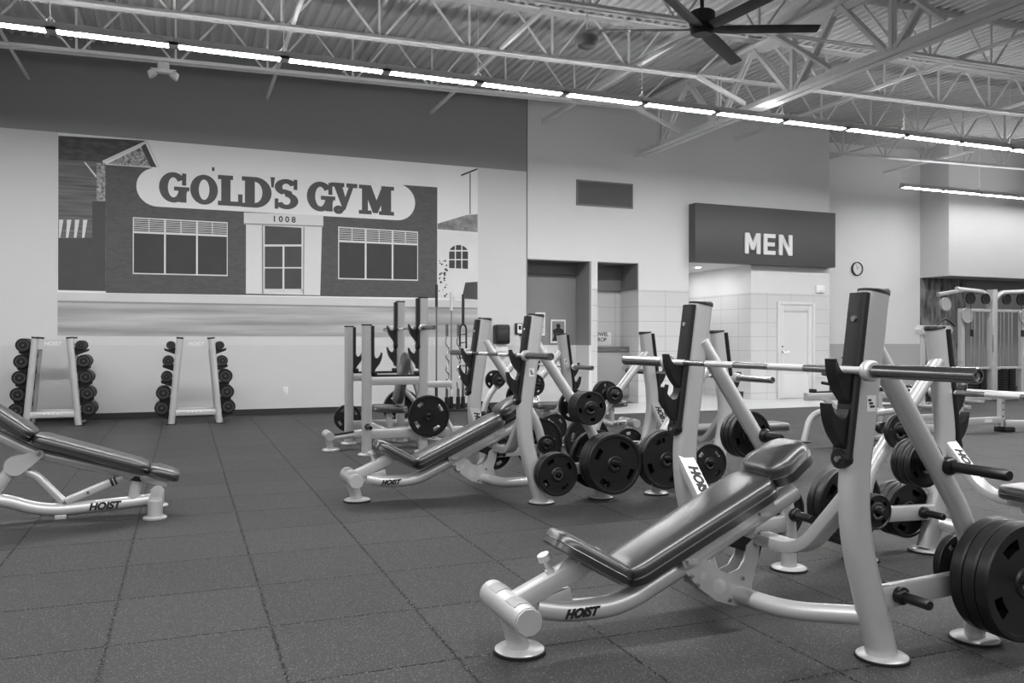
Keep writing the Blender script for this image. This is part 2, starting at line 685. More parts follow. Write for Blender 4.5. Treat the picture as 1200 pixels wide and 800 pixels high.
def lprof(s, leg, th, gap):
    """angle iron profile, s = +1 / -1 side; leg lying flat at the bottom and standing next to the gap"""
    p = [(gap, 0), (gap + leg, 0), (gap + leg, th), (gap + th, th), (gap + th, leg), (gap, leg)]
    p = [(s * a, c) for a, c in p]
    return p if s > 0 else p[::-1]


def lprof_up(s, leg, th, gap):
    return [(a, -c) for a, c in lprof(s, leg, th, gap)][::-1]


def joist(y, xa, xb, x_vert, label, cut_left=0.0, cut_right=0.0):
    t = thing('steel_roof_joist', label, 'roof joist', (0, 0, 0), 0, 'open web roof joists')
    g = B()
    for s in (1, -1):
        sweep(g, [(xa + cut_left, y, zb(xa + cut_left)), (xb - cut_right, y, zb(xb - cut_right))], lprof(s, 0.062, 0.008, 0.013))
    obj('bottom_chord', g, 'steel', t)
    g = B()
    for s in (1, -1):
        sweep(g, [(xa, y, zb(xa) + JD), (xb, y, zb(xb) + JD)], lprof_up(s, 0.062, 0.008, 0.013))
    obj('top_chord', g, 'steel', t)
    g = B()
    n0 = math.ceil((xa - x_vert) / 1.22)
    x = x_vert + 1.22 * n0
    while x <= xb:
        inside = xa + cut_left - 0.01 <= x <= xb - cut_right + 0.01
        if inside:
            bar(g, (x, y, zb(x) + 0.01), (x, y, zb(x) + JD - 0.01), 0.028, 0.028, (1, 0, 0))
            for dx in (-0.61, 0.61):
                if xa < x + dx < xb:
                    e = 0.035 if dx > 0 else -0.035
                    bar(g, (x + e, y, zb(x) + 0.015), (x + dx - e, y, zb(x + dx) + JD - 0.015), 0.026, 0.026, (0, 1, 0))
        x += 1.22
    if cut_right:
        xe = xb - cut_right
        bar(g, (xe - 0.04, y, zb(xe) + 0.03), (xb - 0.16, y, 4.86), 0.06, 0.05, (0, 1, 0))
        for dy in (-0.035, 0.035):
            bar(g, (xe, y + dy, zb(xe) + 0.03), (xb, y + dy, zb(xb) + 0.03), 0.012, 0.02)
        bar(g, (xe, y, zb(xe) + 0.02), (xb - 0.35, y, zb(xb) + JD - 0.03), 0.03, 0.03, (0, 1, 0))
    if cut_left:
        xs = xa + cut_left
        bar(g, (xs + 0.04, y, zb(xs) + 0.03), (xa + 0.16, y, 4.86), 0.06, 0.05, (0, 1, 0))
        for dy in (-0.035, 0.035):
            bar(g, (xa, y + dy, zb(xa) + 0.03), (xs, y + dy, zb(xs) + 0.03), 0.012, 0.02)
        bar(g, (xs, y, zb(xs) + 0.02), (xa + 0.35, y, zb(xa) + JD - 0.03), 0.03, 0.03, (0, 1, 0))
    obj('web', g, 'steel', t)
    rebase(t, (xa, y, zb(xa)))


GX = 8.2
ords = ['nearest the back wall', 'second from the back wall', 'third from the back wall', 'fourth from the back wall', 'fifth from the back wall']
for i, (y, xv) in enumerate(((12.3, -1.326), (10.5, 2.334), (8.7, 2.0), (6.9, 2.3), (5.1, 2.1))):
    joist(y, -9.2, GX, xv, 'white open web roof joist over the mural side, ' + ords[i], 0, 1.05)
for i, (y, xv) in enumerate(((14.1, 13.4), (12.3, 13.6), (10.5, 13.3), (8.7, 13.5), (6.9, 13.2))):
    joist(y, GX, 26.9, xv, 'white open web roof joist right of the big girder, ' + ords[i], 1.1, 0)

# joist girder running into the depth of the room
t = thing('joist_girder', 'heavy welded girder of double angles running towards the wall beside the grille', 'girder')
GB, GT = 4.76, 5.72
g = B()
for s in (1, -1):
    sweep(g, [(GX, -4.8, GB), (GX, WY, GB)], lprof(s, 0.125, 0.014, 0.018))
obj('bottom_chord', g, 'steel', t)
g = B()
for s in (1, -1):
    sweep(g, [(GX, -4.8, GT), (GX, WY, GT)], lprof_up(s, 0.125, 0.014, 0.018))
obj('top_chord', g, 'steel', t)
y = 14.1 - 0.9
while y > 0:
    for nm, yt in (('web_post', y), ('web_diagonal', y - 0.9), ('web_diagonal', y + 0.9)):
        if yt > WY - 0.05:
            continue
        g = B()
        for dx in (-0.03, 0.03):
            k = 0.0 if yt == y else (0.05 if yt > y else -0.05)
            bar(g, (GX + dx, y + k, GB + 0.03), (GX + dx, yt - k, GT - 0.03), 0.03 if nm == 'web_post' else 0.045, 0.055, (0, 1, 0.1))
        obj(nm, g, 'steel', t)
    y -= 1.8
rebase(t, (GX, WY, GB))

# bridging rods that tie the joists to the wall
def bridging(x, low, label, y0=2.0, y1=WY, w=0.045):
    z = zb(x) + (0.05 if low else JD - 0.09)
    g = B()
    sweep(g, [(x, y0, z), (x, y1, z)], lprof(1, w, 0.007, 0.0))
    tag(obj('bridging_angle', g, 'steel'), label, 'bridging', 'bridging angles between the joists')
bridging(-2.14, True, 'slim bridging angle meeting the wall above the left edge of the mural')
bridging(-1.35, False, 'short looking upper bridging angle over the mural, leftmost of the upper ones')
bridging(1.23, True, 'slim bridging angle meeting the wall above the long oval sign of the mural')
bridging(2.45, False, 'upper bridging angle over the middle of the mural')
bridging(3.98, True, 'slim bridging angle meeting the wall above the right half of the mural')
bridging(6.1, True, 'dark bridging angle meeting the wall right of the mural corner', w=0.075)
bridging(10.4, True, 'slim bridging angle right of the girder, over the dark sign box', y1=WY)
bridging(13.6, True, 'slim bridging angle over the wall clock', y1=15.7)
bridging(16.2, True, 'slim bridging angle over the far light row', y1=15.7)
bridging(12.0, False, 'upper bridging angle right of the girder', y1=WY)

# ------------------------------------------------ continuous LED row fixtures
def led(x, y, z, label, group, hang):
    t = thing('led_strip_light', label, 'strip light', (x, y, z), 0, group)
    g = B()
    prism(g, [(-0.61, 0.0), (0.61, 0.0), (0.61, 0.014), (-0.61, 0.014)], -0.062, -0.0555)
    prism(g, [(-0.61, 0.0), (0.61, 0.0), (0.61, 0.014), (-0.61, 0.014)], 0.0555, 0.062)
    box(g, -0.61, 0.61, -0.062, 0.062, 0.012, 0.035)
    box(g, -0.61, 0.61, -0.04, 0.04, 0.034, 0.092, bevel=0.006)
    box(g, -0.61, -0.556, -0.062, 0.062, -0.012, 0.03)
    box(g, 0.556, 0.61, -0.062, 0.062, -0.012, 0.03)
    obj('housing', g, 'ledbox', t)
    g = B()
    box(g, -0.555, 0.555, -0.055, 0.055, -0.008, 0.012)
    obj('diffuser', g, 'led_far' if y > 12 else 'led', t)
    g = B()
    box(g, -0.56, 0.56, -0.03, 0.03, 0.0919, 0.0925)
    obj('uplight_lens', g, 'uplight_far' if y > 12 else 'uplight', t)
    if hang:
        zc = zb(x + hang) + JD - z
        g = B()
        tube(g, [(hang, 0, 0.09), (hang, 0, zc)], 0.004, 0, 6)
        tube(g, [(hang - 0.05, 0, 0.09), (hang, 0, 0.16), (hang + 0.05, 0, 0.09)], 0.006, 0, 6)
        obj('hanger_rod', g, 'steel', t)
    return t


LEDX0, LEDP = -0.11, 1.22
LEDN = ['leftmost, cut by the photo edge', 'second from left', 'third from left', 'fourth from left', 'fifth from left', 'sixth from left', 'seventh from left', 'eighth from left', 'ninth from left', 'sixth from right', 'fifth from right', 'fourth from right', 'third from right', 'second from right', 'rightmost, cut by the photo edge']
LEDN = LEDN[:9] + LEDN[10:]
k0, k1 = -2, 12
for k in range(k0, k1):
    led(LEDX0 + LEDP * (k + 0.5), 10.1, 4.53, 'LED strip light under the joists, %s in the long row' % LEDN[k - k0], 'long LED row', 0.6 if k % 2 == 0 else 0)
for k in range(4):
    led(14.98 + 0.61 + 1.22 * k, 14.0, 4.67, 'LED strip light, %s in the short far row by the pale bulkhead' % ('first from left', 'second from left', 'third from left', 'fourth from left')[k], 'short LED row', -0.6 if k % 2 == 0 else 0)

# ------------------------------------------------ ceiling fan
FX, FY, FZ = 5.25, 7.6, 4.56
t = thing('ceiling_fan', 'large black six blade ceiling fan hanging below the joists', 'ceiling fan', (FX, FY, FZ))
g = B()
lathe(g, [(0, -0.02), (0.10, -0.02), (0.125, 0.0), (0.13, 0.05), (0.12, 0.075), (0, 0.075)], n=28)
obj('hub', g, 'fan', t)
g = B()
lathe(g, [(0, 0.075), (0.125, 0.075), (0.14, 0.095), (0.14, 0.215), (0.115, 0.235), (0.04, 0.235), (0.04, 0.255), (0, 0.255)], n=28)
obj('motor_housing', g, 'fanhub', t)
g = B()
tube(g, [(0, 0, 0.25), (0, 0, zb(FX) + JD - FZ)], 0.022, 0, 12)
lathe(g, [(0, zb(FX) + JD - FZ - 0.09), (0.05, zb(FX) + JD - FZ - 0.09), (0.07, zb(FX) + JD - FZ), (0, zb(FX) + JD - FZ)], n=16)
obj('downrod', g, 'fanhub', t)
for k in range(6):
    g = B()
    tilt = math.radians(-13)
    prof = []
    path = []
    for r, w in ((0.11, 0.10), (0.2, 0.15), (0.35, 0.165), (1.22, 0.15), (1.26, 0.14)):
        prof.append((r, w))
    lo = []
    for r, w in prof:
        sec = []
        for a, h in ((-0.5, 0), (-0.2, 0.012), (0.25, 0.01), (0.5, 0), (0.25, -0.004), (-0.2, -0.004)):
            yy, zz = a * w, h
            sec.append(g.verts.new((r, yy * math.cos(tilt) - zz * math.sin(tilt), 0.035 + yy * math.sin(tilt) + zz * math.cos(tilt))))
        lo.append(sec)
    for a, c in zip(lo, lo[1:]):
        for i in range(6):
            g.faces.new((a[i], a[(i + 1) % 6], c[(i + 1) % 6], c[i]))
    g.faces.new(lo[0])
    g.faces.new(lo[-1][::-1])
    o = obj('blade', g, 'fan', t)
    o.rotation_euler = (0, 0, math.radians(60 * k - 21.7 - 2))

# ------------------------------------------------ pendant speaker near the fan, emergency light under the second joist
sx, sz = on_depth(687, 48, 9.9)
t = thing('pendant_speaker', 'round grey pendant speaker hanging beside the fan', 'speaker', (sx, 9.9, sz))
g = B()
lathe(g, [(0, -0.10), (0.07, -0.092), (0.125, -0.06), (0.155, 0.0), (0.15, 0.045), (0.11, 0.085), (0.04, 0.10), (0, 0.10)], n=26)
obj('body', g, 'sack', t)
g = B()
lathe(g, [(0, -0.107), (0.05, -0.104), (0.095, -0.087), (0.12, -0.068), (0.11, -0.055), (0, -0.055)], n=26)
obj('speaker_grille', g, 'fan', t)
g = B()
tube(g, [(0, 0, 0.095), (0, 0, zb(sx) + JD - sz)], 0.012, 0, 8)
obj('hanger_rod', g, 'steel', t)

ex = on_depth(191, 74, 12.3)[0]
t = thing('emergency_light', 'white emergency light with two lamp heads under the joist', 'emergency light', (ex, 12.3, zb(ex)))
g = B()
box(g, -0.075, 0.075, -0.04, 0.04, -0.10, 0.0, bevel=0.01)
prism(g, [(-0.16, -0.10), (0.16, -0.10), (0.11, -0.15), (-0.11, -0.15)], -0.045, 0.045)
obj('body', g, 'white', t)
for s in (-1, 1):
    g = B()
    m = Matrix.Translation((s * 0.15, -0.02, -0.17)) @ Matrix.Rotation(s * 0.6, 4, 'Y')
    lathe(g, [(0, 0.045), (0.035, 0.04), (0.055, -0.01), (0.06, -0.05), (0, -0.05)], n=16)
    bmesh.ops.transform(g, matrix=m, verts=g.verts)
    obj('lamp_head', g, 'paper', t)

# ================================================================== SIGN BOX, CLOCK, GRILLE AND OTHER WALL FITTINGS
t = thing('sign_box', 'charcoal sign box with raised white lettering over the passage', 'sign', (9.3, WY, 2.76))
g = B()
box(g, 0, 3.50, -0.22, 0.0, 0, 1.15, bevel=0.004)
obj('box', g, 'sign', t)
g = B()
lay_n = [0]
LH, y0, y1 = 0.42, -0.255, -0.225
def L(pts, ox):
    lay_n[0] += 1
    prism(g, [(ox + a, 0.20 + c) for a, c in pts], y0 - 0.0004 * lay_n[0], y1)
sw = 0.088
ox = 1.16
L([(0, 0), (sw, 0), (sw, LH), (0, LH)], ox)
L([(0.29, 0), (0.29 + sw, 0), (0.29 + sw, LH), (0.29, LH)], ox)
L([(0.02, LH), (0.10, LH), (0.225, 0.15), (0.225, 0.08), (0.155, 0.08)], ox)
L([(0.358, LH), (0.278, LH), (0.153, 0.15), (0.153, 0.08), (0.223, 0.08)], ox)
ox = 1.16 + 0.46
L([(0, 0), (sw, 0), (sw, LH), (0, LH)], ox)
for zz in (0, (LH - 0.08) / 2, LH - 0.08):
    L([(sw, zz), (0.29 - (0.02 if zz and zz < 0.3 else 0), zz), (0.29 - (0.02 if zz and zz < 0.3 else 0), zz + 0.08), (sw, zz + 0.08)], ox)
ox = 1.16 + 0.84
L([(0, 0), (sw, 0), (sw, LH), (0, LH)], ox)
L([(0.25, 0), (0.25 + sw, 0), (0.25 + sw, LH), (0.25, LH)], ox)
L([(0.0, LH), (0.095, LH), (0.338, 0), (0.243, 0)], ox)
o = obj('raised_lettering', g, 'paper', t)
o['label'] = 'raised white letters MEN'

cx_, cz_ = on_depth(1003.5, 315, 15.7)
t = thing('wall_clock', 'round white wall clock on the wall right of the dark sign box', 'clock', (cx_, 15.7, cz_))
g = B()
lathe(g, [(0.15, 0), (0.17, 0), (0.17, -0.045), (0.15, -0.05), (0.145, -0.03)], axis='Y', n=32)
obj('rim', g, 'black', t)
g = B()
lathe(g, [(0, 0), (0.15, 0), (0.15, -0.028), (0, -0.028)], axis='Y', n=32)
dial = obj('dial', g, 'paper', t)
g = B()
for k in range(12):
    a = PI * k / 6
    r0 = 0.115
    bar(g, (r0 * math.sin(a), -0.029, r0 * math.cos(a)), (0.138 * math.sin(a), -0.029, 0.138 * math.cos(a)), 0.008, 0.002, (0, 1, 0))
obj('hour_mark', g, 'ink', dial)
for nm, a, ln in (('hour_hand', math.radians(38), 0.075), ('minute_hand', math.radians(-20), 0.11)):
    g = B()
    bar(g, (-0.015 * math.sin(a), -0.032, -0.015 * math.cos(a)), (ln * math.sin(a), -0.032, ln * math.cos(a)), 0.009, 0.002, (0, 1, 0))
    obj(nm, g, 'ink', t)

x0, z0 = on_depth(675, 208, WY)
x1, z1 = on_depth(741, 183, WY)
t = thing('return_air_grille', 'wide dark louvred air grille high on the pale wall', 'air grille', ((x0 + x1) / 2, WY, 3.98))
hw, hh = (x1 - x0) / 2, 0.24
g = B()
for (a, c, e, f) in ((-hw, hw, -hh, -hh + 0.03), (-hw, hw, hh - 0.03, hh), (-hw, -hw + 0.03, -hh, hh), (hw - 0.03, hw, -hh, hh)):
    box(g, a, c, -0.02, 0, e, f)
obj('frame', g, 'sack', t)
g = B()
z = -hh + 0.03
while z < hh - 0.04:
    prism(g, [(-hw + 0.03, z), (hw - 0.03, z), (hw - 0.03, z + 0.008), (-hw + 0.03, z + 0.008)], -0.014, -0.002)
    z += 0.021
box(g, -hw + 0.03, hw - 0.03, -0.004, 0, -hh + 0.03, hh - 0.03)
obj('louvre', g, 'grille', t)

ax_, az_ = on_depth(960, 339, WY)
t = thing('alarm_box', 'small white alarm box above the locker room door', 'alarm', (ax_, WY, az_))
g = B()
box(g, -0.11, 0.11, -0.05, 0, -0.075, 0.085, bevel=0.012)
obj('cover', g, 'paper', t)
g = B()
box(g, -0.05, 0.05, -0.053, -0.045, -0.05, -0.02, bevel=0.002)
obj('status_light', g, 'door', t)

ox_, oz_ = on_depth(334.5, 457.5, WY)
t = thing('wall_outlet', 'white electrical outlet low on the wall under the mural', 'outlet', (ox_, WY, oz_))
g = B()
box(g, -0.04, 0.04, -0.008, 0, -0.06, 0.06, bevel=0.003)
obj('cover_plate', g, 'paper', t)
for dz in (-0.024, 0.024):
    g = B()
    box(g, -0.017, 0.017, -0.011, -0.006, dz - 0.014, dz + 0.014, bevel=0.004)
    obj('socket', g, 'door', t)

# paper towel dispenser, thermostat, posters
dxp, dzp = on_depth(585, 392, WY)
t = thing('paper_towel_dispenser', 'black paper towel dispenser on the wall right of the mural', 'dispenser', (dxp, WY, dzp))
g = B()
box(g, -0.135, 0.135, -0.22, 0, -0.17, 0.18, bevel=0.04, seg=3)
obj('cover', g, 'black', t)
g = B()
box(g, -0.105, 0.105, -0.228, -0.2, -0.12, 0.08, bevel=0.015)
obj('window', g, 'fanhub', t)
g = B()
box(g, -0.12, 0.12, -0.14, 0.0, -0.31, -0.175, bevel=0.01)
obj('drip_tray', g, 'paper', t)
txp, tzp = on_depth(607.5, 385, WY)
t = thing('thermostat', 'small framed thermostat panel on the wall beside the black dispenser', 'thermostat', (txp, WY, tzp))
g = B()
box(g, -0.075, 0.075, -0.03, 0, -0.10, 0.10, bevel=0.006)
obj('case', g, 'fanhub', t)
g = B()
box(g, -0.03, 0.055, -0.035, -0.028, -0.085, 0.085)
obj('face_plate', g, 'paper', t)
g = B()
box(g, -0.01, 0.04, -0.038, -0.034, -0.02, 0.055)
obj('display', g, 'ink', t)

NY = WY + 0.565
for (pa, pb, lab, fig) in (((627, 393), (638.5, 366), 'white framed notice on the grey niche wall, left of the photo poster', 0), ((645, 402), (662.5, 374.5), 'framed black and white poster of a figure on the grey niche wall', 1)):
    xa, za = on_depth(*pa, NY)
    xb, zb_ = on_depth(*pb, NY)
    w, h = (xb - xa) / 2, (zb_ - za) / 2
    t = thing('wall_poster', lab, 'poster', ((xa + xb) / 2, NY + 0.015, (za + zb_) / 2), 0, None)
    g = B()
    box(g, -w, w, -0.03, 0, -h, h, bevel=0.004)
    obj('frame', g, 'paper', t)
    g = B()
    box(g, -w * 0.82, w * 0.82, -0.032, -0.028, -h * 0.85, h * 0.85)
    obj('print', g, 'midwall' if fig else 'door', t)
    g = B()
    if fig:
        lathe(g, [(0, -0.034), (0.045, -0.034), (0.045, -0.032), (0, -0.032)], (0, 0, h * 0.45), 'Y', 16)
        prism(g, [(-0.03, h * 0.3), (0.03, h * 0.3), (0.12, h * 0.1), (0.10, -h * 0.45), (0.13, -h * 0.8), (-0.13, -h * 0.8), (-0.09, -h * 0.4), (-0.12, h * 0.1)], -0.034, -0.032)
        obj('figure_print', g, 'ink', t)
    else:
        for k in range(7):
            zz = h * 0.7 - k * h * 0.2
            box(g, -w * 0.7, w * (0.7 if k % 3 else 0.4), -0.034, -0.032, zz - h * (0.07 if k == 0 else 0.03), zz + h * (0.07 if k == 0 else 0.03))
        obj('print_block', g, 'sack', t)

# towel drop niche: sign and cabinet
sy = WY + 0.72
xa, za = on_depth(699, 405, sy)
xb, zb_ = on_depth(716, 389.5, sy)
t = thing('towel_sign', 'white towel drop sign on the tiled niche wall over the cabinet', 'sign', (0, 0, 0))
g = B()
xa -= 0.17
box(g, xa, xb, sy - 0.012, sy, za, zb_, bevel=0.002)
obj('sign_board', g, 'paper', t)
xm = (xa + xb) / 2 + 0.0
o = text('lettering', 'TOWEL\nDROP', 0.105, 'ink', t, face_dir((xm, sy - 0.014, (za + zb_) / 2 + 0.04), (1, 0, 0), (0, 0, 1)), bold=0.002)
rebase(t, ((xa + xb) / 2, sy, za))
x0 = 7.29
x1 = on_depth(745, 440, sy - 0.35)[0]
ztop = on_depth(720, 407, sy - 0.35)[1]
t = thing('towel_cabinet', 'grey towel return cabinet with a dark drop slot in the tiled niche', 'cabinet', ((x0 + x1) / 2, sy - 0.19, 0))
w = 0.42
g = B()
box(g, -w, w, -0.16, 0.17, 0.10, 0.98, bevel=0.006)
box(g, -w + 0.03, w - 0.03, -0.13, 0.17, 0.004, 0.10)
obj('body', g, 'cabinet', t)
g = B()
box(g, -w + 0.005, w - 0.005, -0.175, -0.155, 0.12, 0.90, bevel=0.005)
d = obj('door', g, 'cabinet', t)
g = B()
box(g, 0.2, 0.23, -0.185, -0.172, 0.62, 0.72, bevel=0.003)
obj('door_latch', g, 'chrome', d)
g = B()
box(g, -w + 0.005, w - 0.005, -0.17, 0.165, 0.975, 1.09, bevel=0.004)
obj('drop_slot', g, 'grille', t)
g = B()
box(g, -w + 0.1, w - 0.12, -0.176, -0.165, 1.01, 1.03)
obj('slot_lip', g, 'chrome', t)

# downlight in the passage soffit
px_, pz_ = 10.05, 2.76
t = thing('recessed_downlight', 'bright recessed downlight in the passage ceiling under the sign box', 'downlight', (10.1, 14.75, 2.76))
g = B()
lathe(g, [(0.06, -0.006), (0.09, -0.006), (0.09, 0.0), (0.06, 0.0)], n=20)
obj('trim_ring', g, 'white', t)
g = B()
lathe(g, [(0, -0.004), (0.06, -0.004), (0.06, 0.0), (0, 0.0)], n=20)
obj('lens', g, 'spot', t)

t['label'] = 'bright recessed downlight just inside the passage under the sign box'
copy_thing(t, 'recessed downlight deeper inside the passage under the sign box', (10.1, 15.7, 2.76))

# ================================================================== MURAL
m, nt, p = nodes('mural_sky_print')
tc = N(nt, 'ShaderNodeTexCoord')
no = N(nt, 'ShaderNodeTexNoise')
no.inputs['Scale'].default_value = 0.8
nt.links.new(tc.outputs['Object'], no.inputs['Vector'])
nt.links.new(mixc(nt, no.outputs['Fac'], grey(226), grey(234)), p.inputs['Base Color'])
p.inputs['Roughness'].default_value = 0.6
M['m_sky'] = m
M['m_brick'] = brick_print('mural_brick_print', 70, 80, 84, 6.0, 0.5, 0.2)
M['m_side'] = streaks('mural_clapboard_print', 60, 120, 1.0, 22.0, 0.6, 1, 1.0)
M['m_roof'] = streaks('mural_roof_print', 40, 84, 6.0, 14.0, 0.6, 1, 1.2)
M['m_roof2'] = streaks('mural_tile_roof_print', 96, 150, 9.0, 9.0, 0.6, 1, 1.2)
M['m_stone'] = streaks('mural_stone_print', 70, 190, 22, 22, 0.6, 1, 1.4)
M['m_dark'] = simple('mural_dark_print', 66, 0.6, var=0.2, scale=5)
M['m_glass'] = simple('mural_window_print', 52, 0.6, var=0.15, scale=4)
M['m_trim'] = simple('mural_trim_print', 215, 0.6, var=0.03)
M['m_wall'] = simple('mural_plaster_print', 212, 0.6, var=0.05, scale=4)
M['m_sign'] = simple('mural_sign_print', 228, 0.6, var=0.02)
M['m_letter'] = simple('mural_letter_print', 74, 0.6, var=0.12, scale=10)
M['m_street'] = streaks('mural_street_print', 128, 196, 0.35, 7.0, 0.6, 1, 1.3, 7)
M['m_walk'] = simple('mural_pavement_print', 200, 0.6, var=0.06, scale=3)
M['m_grey'] = simple('mural_grey_print', 140, 0.6, var=0.1)

mur = thing('wall_mural', 'large black and white photo mural of a brick gym building on the wall', 'mural')
lay = [0]


def wp(p):
    return on_depth(p[0], p[1], WY)


def mpoly(g, pts, layer):
    prism(g, [wp(p) for p in pts], WY - 0.004 - 0.0012 * layer, WY - 0.002)


mx0, mx1 = wp((67.5, 300))[0], wp((559.5, 300))[0]
mz0, mz1 = 1.268, 4.285
g = B()
box(g, mx0, mx1, WY - 0.004, WY, mz0, mz1)
obj('printed_sky', g, 'm_sky', mur)
# pavement and street
zk = wp((300, 347))[1]
zs = wp((300, 356))[1]
g = B()
box(g, mx0, mx1, WY - 0.0052, WY, zs, zk)
obj('printed_pavement', g, 'm_walk', mur)
g = B()
box(g, mx0, mx1, WY - 0.0054, WY, mz0, zs - 0.03)
obj('printed_street', g, 'm_street', mur)
g = B()
box(g, mx0, mx1, WY - 0.0056, WY, zs - 0.03, zs)
obj('printed_kerb', g, 'm_grey', mur)
# left neighbour
t = B()
mpoly(t, [(68, 186), (121, 189), (124, 193), (124, 341), (68, 340)], 2)
ln = obj('printed_neighbour_house', t, 'm_side', mur)
t = B()
mpoly(t, [(68, 159), (172, 165), (121, 190), (68, 186.5)], 3)
obj('roof', t, 'm_roof', ln)
t = B()
mpoly(t, [(126, 192), (166, 171.5), (184, 196), (150, 194)], 3)
mpoly(t, [(113, 191), (123, 192), (123, 236), (113, 235)], 3)
obj('stonework', t, 'm_stone', ln)
t = B()
mpoly(t, [(119.5, 188.5), (171, 164.8), (171.5, 168), (121, 191.5)], 4)
mpoly(t, [(170.5, 165), (173, 165.2), (187, 196.5), (184.5, 196)], 4)
mpoly(t, [(98, 190), (100, 190), (113, 206), (112, 208)], 4)
obj('gable_trim', t, 'm_trim', ln)
t = B()
mpoly(t, [(165, 172), (170, 168), (183, 196), (176, 195.5)], 3.5)
obj('gable_shade', t, 'm_dark', ln)
t = B()
mpoly(t, [(68, 279), (108, 279), (108, 236), (123.5, 236), (123.5, 340), (68, 339)], 3)
obj('dark_opening', t, 'm_dark', ln)
t = B()
for k in range(4):
    xa = 69 + k * 9.4
    mpoly(t, [(xa, 257.5), (xa + 5.2, 257.5), (xa + 1.5, 278.5), (xa - 1.2 if k else xa, 278.5)], 4)
obj('awning', t, 'm_trim', ln)
# brick building
t = B()
mpoly(t, [(124, 193), (512, 219.5), (512, 349), (124, 343)], 4)
bb = obj('printed_brick_building', t, 'm_brick', mur)
# long oval sign
(lx, lzt), (_, lzb) = wp((181, 196.5)), wp((181, 242))
(rx, rzt), (_, rzb) = wp((465, 215.5)), wp((465, 258))
lt = [wp((181, 196.5)), wp((465, 215.8))]
xl, xr = wp((159.5, 219))[0], wp((486, 238))[0]
zc0, zc1 = (lzt + lzb) / 2, (rzt + rzb) / 2
rl, rr_ = (lzt - lzb) / 2, (rzt - rzb) / 2
pts = []
for i in range(17):
    a = PI / 2 + PI * i / 16
    pts.append((xl + rl + rl * math.cos(a), zc0 + rl * math.sin(a)))
for i in range(17):
    a = -PI / 2 + PI * i / 16
    pts.append((xr - rr_ + rr_ * math.cos(a), zc1 + rr_ * math.sin(a)))
t = B()
prism(t, pts, WY - 0.0115, WY - 0.002)
sg = obj('printed_oval_sign', t, 'm_sign', mur)


def ring(g, cx, cz, rx, rz, tx, tz, a0, a1, y0, y1, n=26):
    A = []
    for i in range(n + 1):
        a = math.radians(a0 + (a1 - a0) * i / n)
        A.append(((cx + rx * math.cos(a), cz + rz * math.sin(a)), (cx + (rx - tx) * math.cos(a), cz + (rz - tz) * math.sin(a))))
    for (o0, i0), (o1, i1) in zip(A, A[1:]):
        prism(g, [o0, o1, i1, i0], y0, y1)


def glyph(g, ch, x, z, w, h, y0, y1):
    def R(a, b_, c, d):
        lay_n[0] += 1
        prism(g, [(x + a * w, z + b_ * h), (x + c * w, z + b_ * h), (x + c * w, z + d * h), (x + a * w, z + d * h)], y0 - 0.00005 * (lay_n[0] % 9), y1)
    def P(pts):
        lay_n[0] += 1
        prism(g, [(x + a * w, z + c * h) for a, c in pts], y0 - 0.00005 * (lay_n[0] % 9), y1)
    def A(cx, cz, rx, rz, tx, tz, a0, a1):
        lay_n[0] += 1
        ring(g, x + cx * w, z + cz * h, rx * w, rz * h, tx * w, tz * h, a0, a1, y0 - 0.00005 * (lay_n[0] % 9), y1)
    if ch == 'G':
        A(0.5, 0.5, 0.5, 0.5, 0.31, 0.17, 36, 352)
        R(0.80, 0.58, 0.95, 0.98)
        R(0.52, 0.40, 1.06, 0.53)
        R(0.70, 0.02, 0.96, 0.45)
    elif ch == 'O':
        A(0.5, 0.5, 0.5, 0.5, 0.31, 0.16, 0, 360)
    elif ch == 'L':
        R(0.13, 0, 0.50, 1)
        R(0.0, 0.86, 0.60, 1)
        R(0.0, 0, 0.98, 0.15)
        R(0.80, 0, 0.98, 0.40)
    elif ch == 'D':
        R(0.10, 0, 0.43, 1)
        R(0.0, 0.86, 0.52, 1)
        R(0.0, 0, 0.52, 0.14)
        A(0.44, 0.5, 0.55, 0.5, 0.31, 0.16, -90, 90)
    elif ch == "'":
        P([(0, 1), (1, 1), (0.7, 0.66), (0.2, 0.66)])
    elif ch == 'S':
        A(0.5, 0.73, 0.47, 0.27, 0.31, 0.15, 20, 250)
        A(0.5, 0.28, 0.49, 0.28, 0.32, 0.15, -160, 100)
        P([(0.20, 0.62), (0.55, 0.42), (0.80, 0.36), (0.72, 0.60), (0.45, 0.66)])
        R(0.80, 0.66, 0.95, 1.0)
        R(0.03, 0.0, 0.18, 0.34)
    elif ch == 'Y':
        P([(0.10, 0.92), (0.42, 0.92), (0.62, 0.34), (0.46, 0.12)])
        P([(0.72, 0.92), (0.90, 0.92), (0.56, 0.10), (0.34, 0.0), (0.40, 0.14)])
        R(0.0, 0.84, 0.52, 0.98)
        R(0.60, 0.84, 1.02, 0.98)
        A(0.30, 0.09, 0.20, 0.14, 0.19, 0.13, 0, 360)
    elif ch == 'M':
        R(0.09, 0, 0.27, 1)
        R(0.67, 0, 0.97, 1)
        P([(0.10, 1), (0.36, 1), (0.56, 0.40), (0.50, 0.05), (0.42, 0.05)])
        P([(0.92, 1), (0.70, 1), (0.46, 0.30), (0.50, 0.05), (0.56, 0.05)])
        R(0.0, 0.87, 0.30, 1)
        R(0.72, 0.87, 1.06, 1)
        R(0.0, 0, 0.38, 0.13)
        R(0.60, 0, 1.06, 0.13)


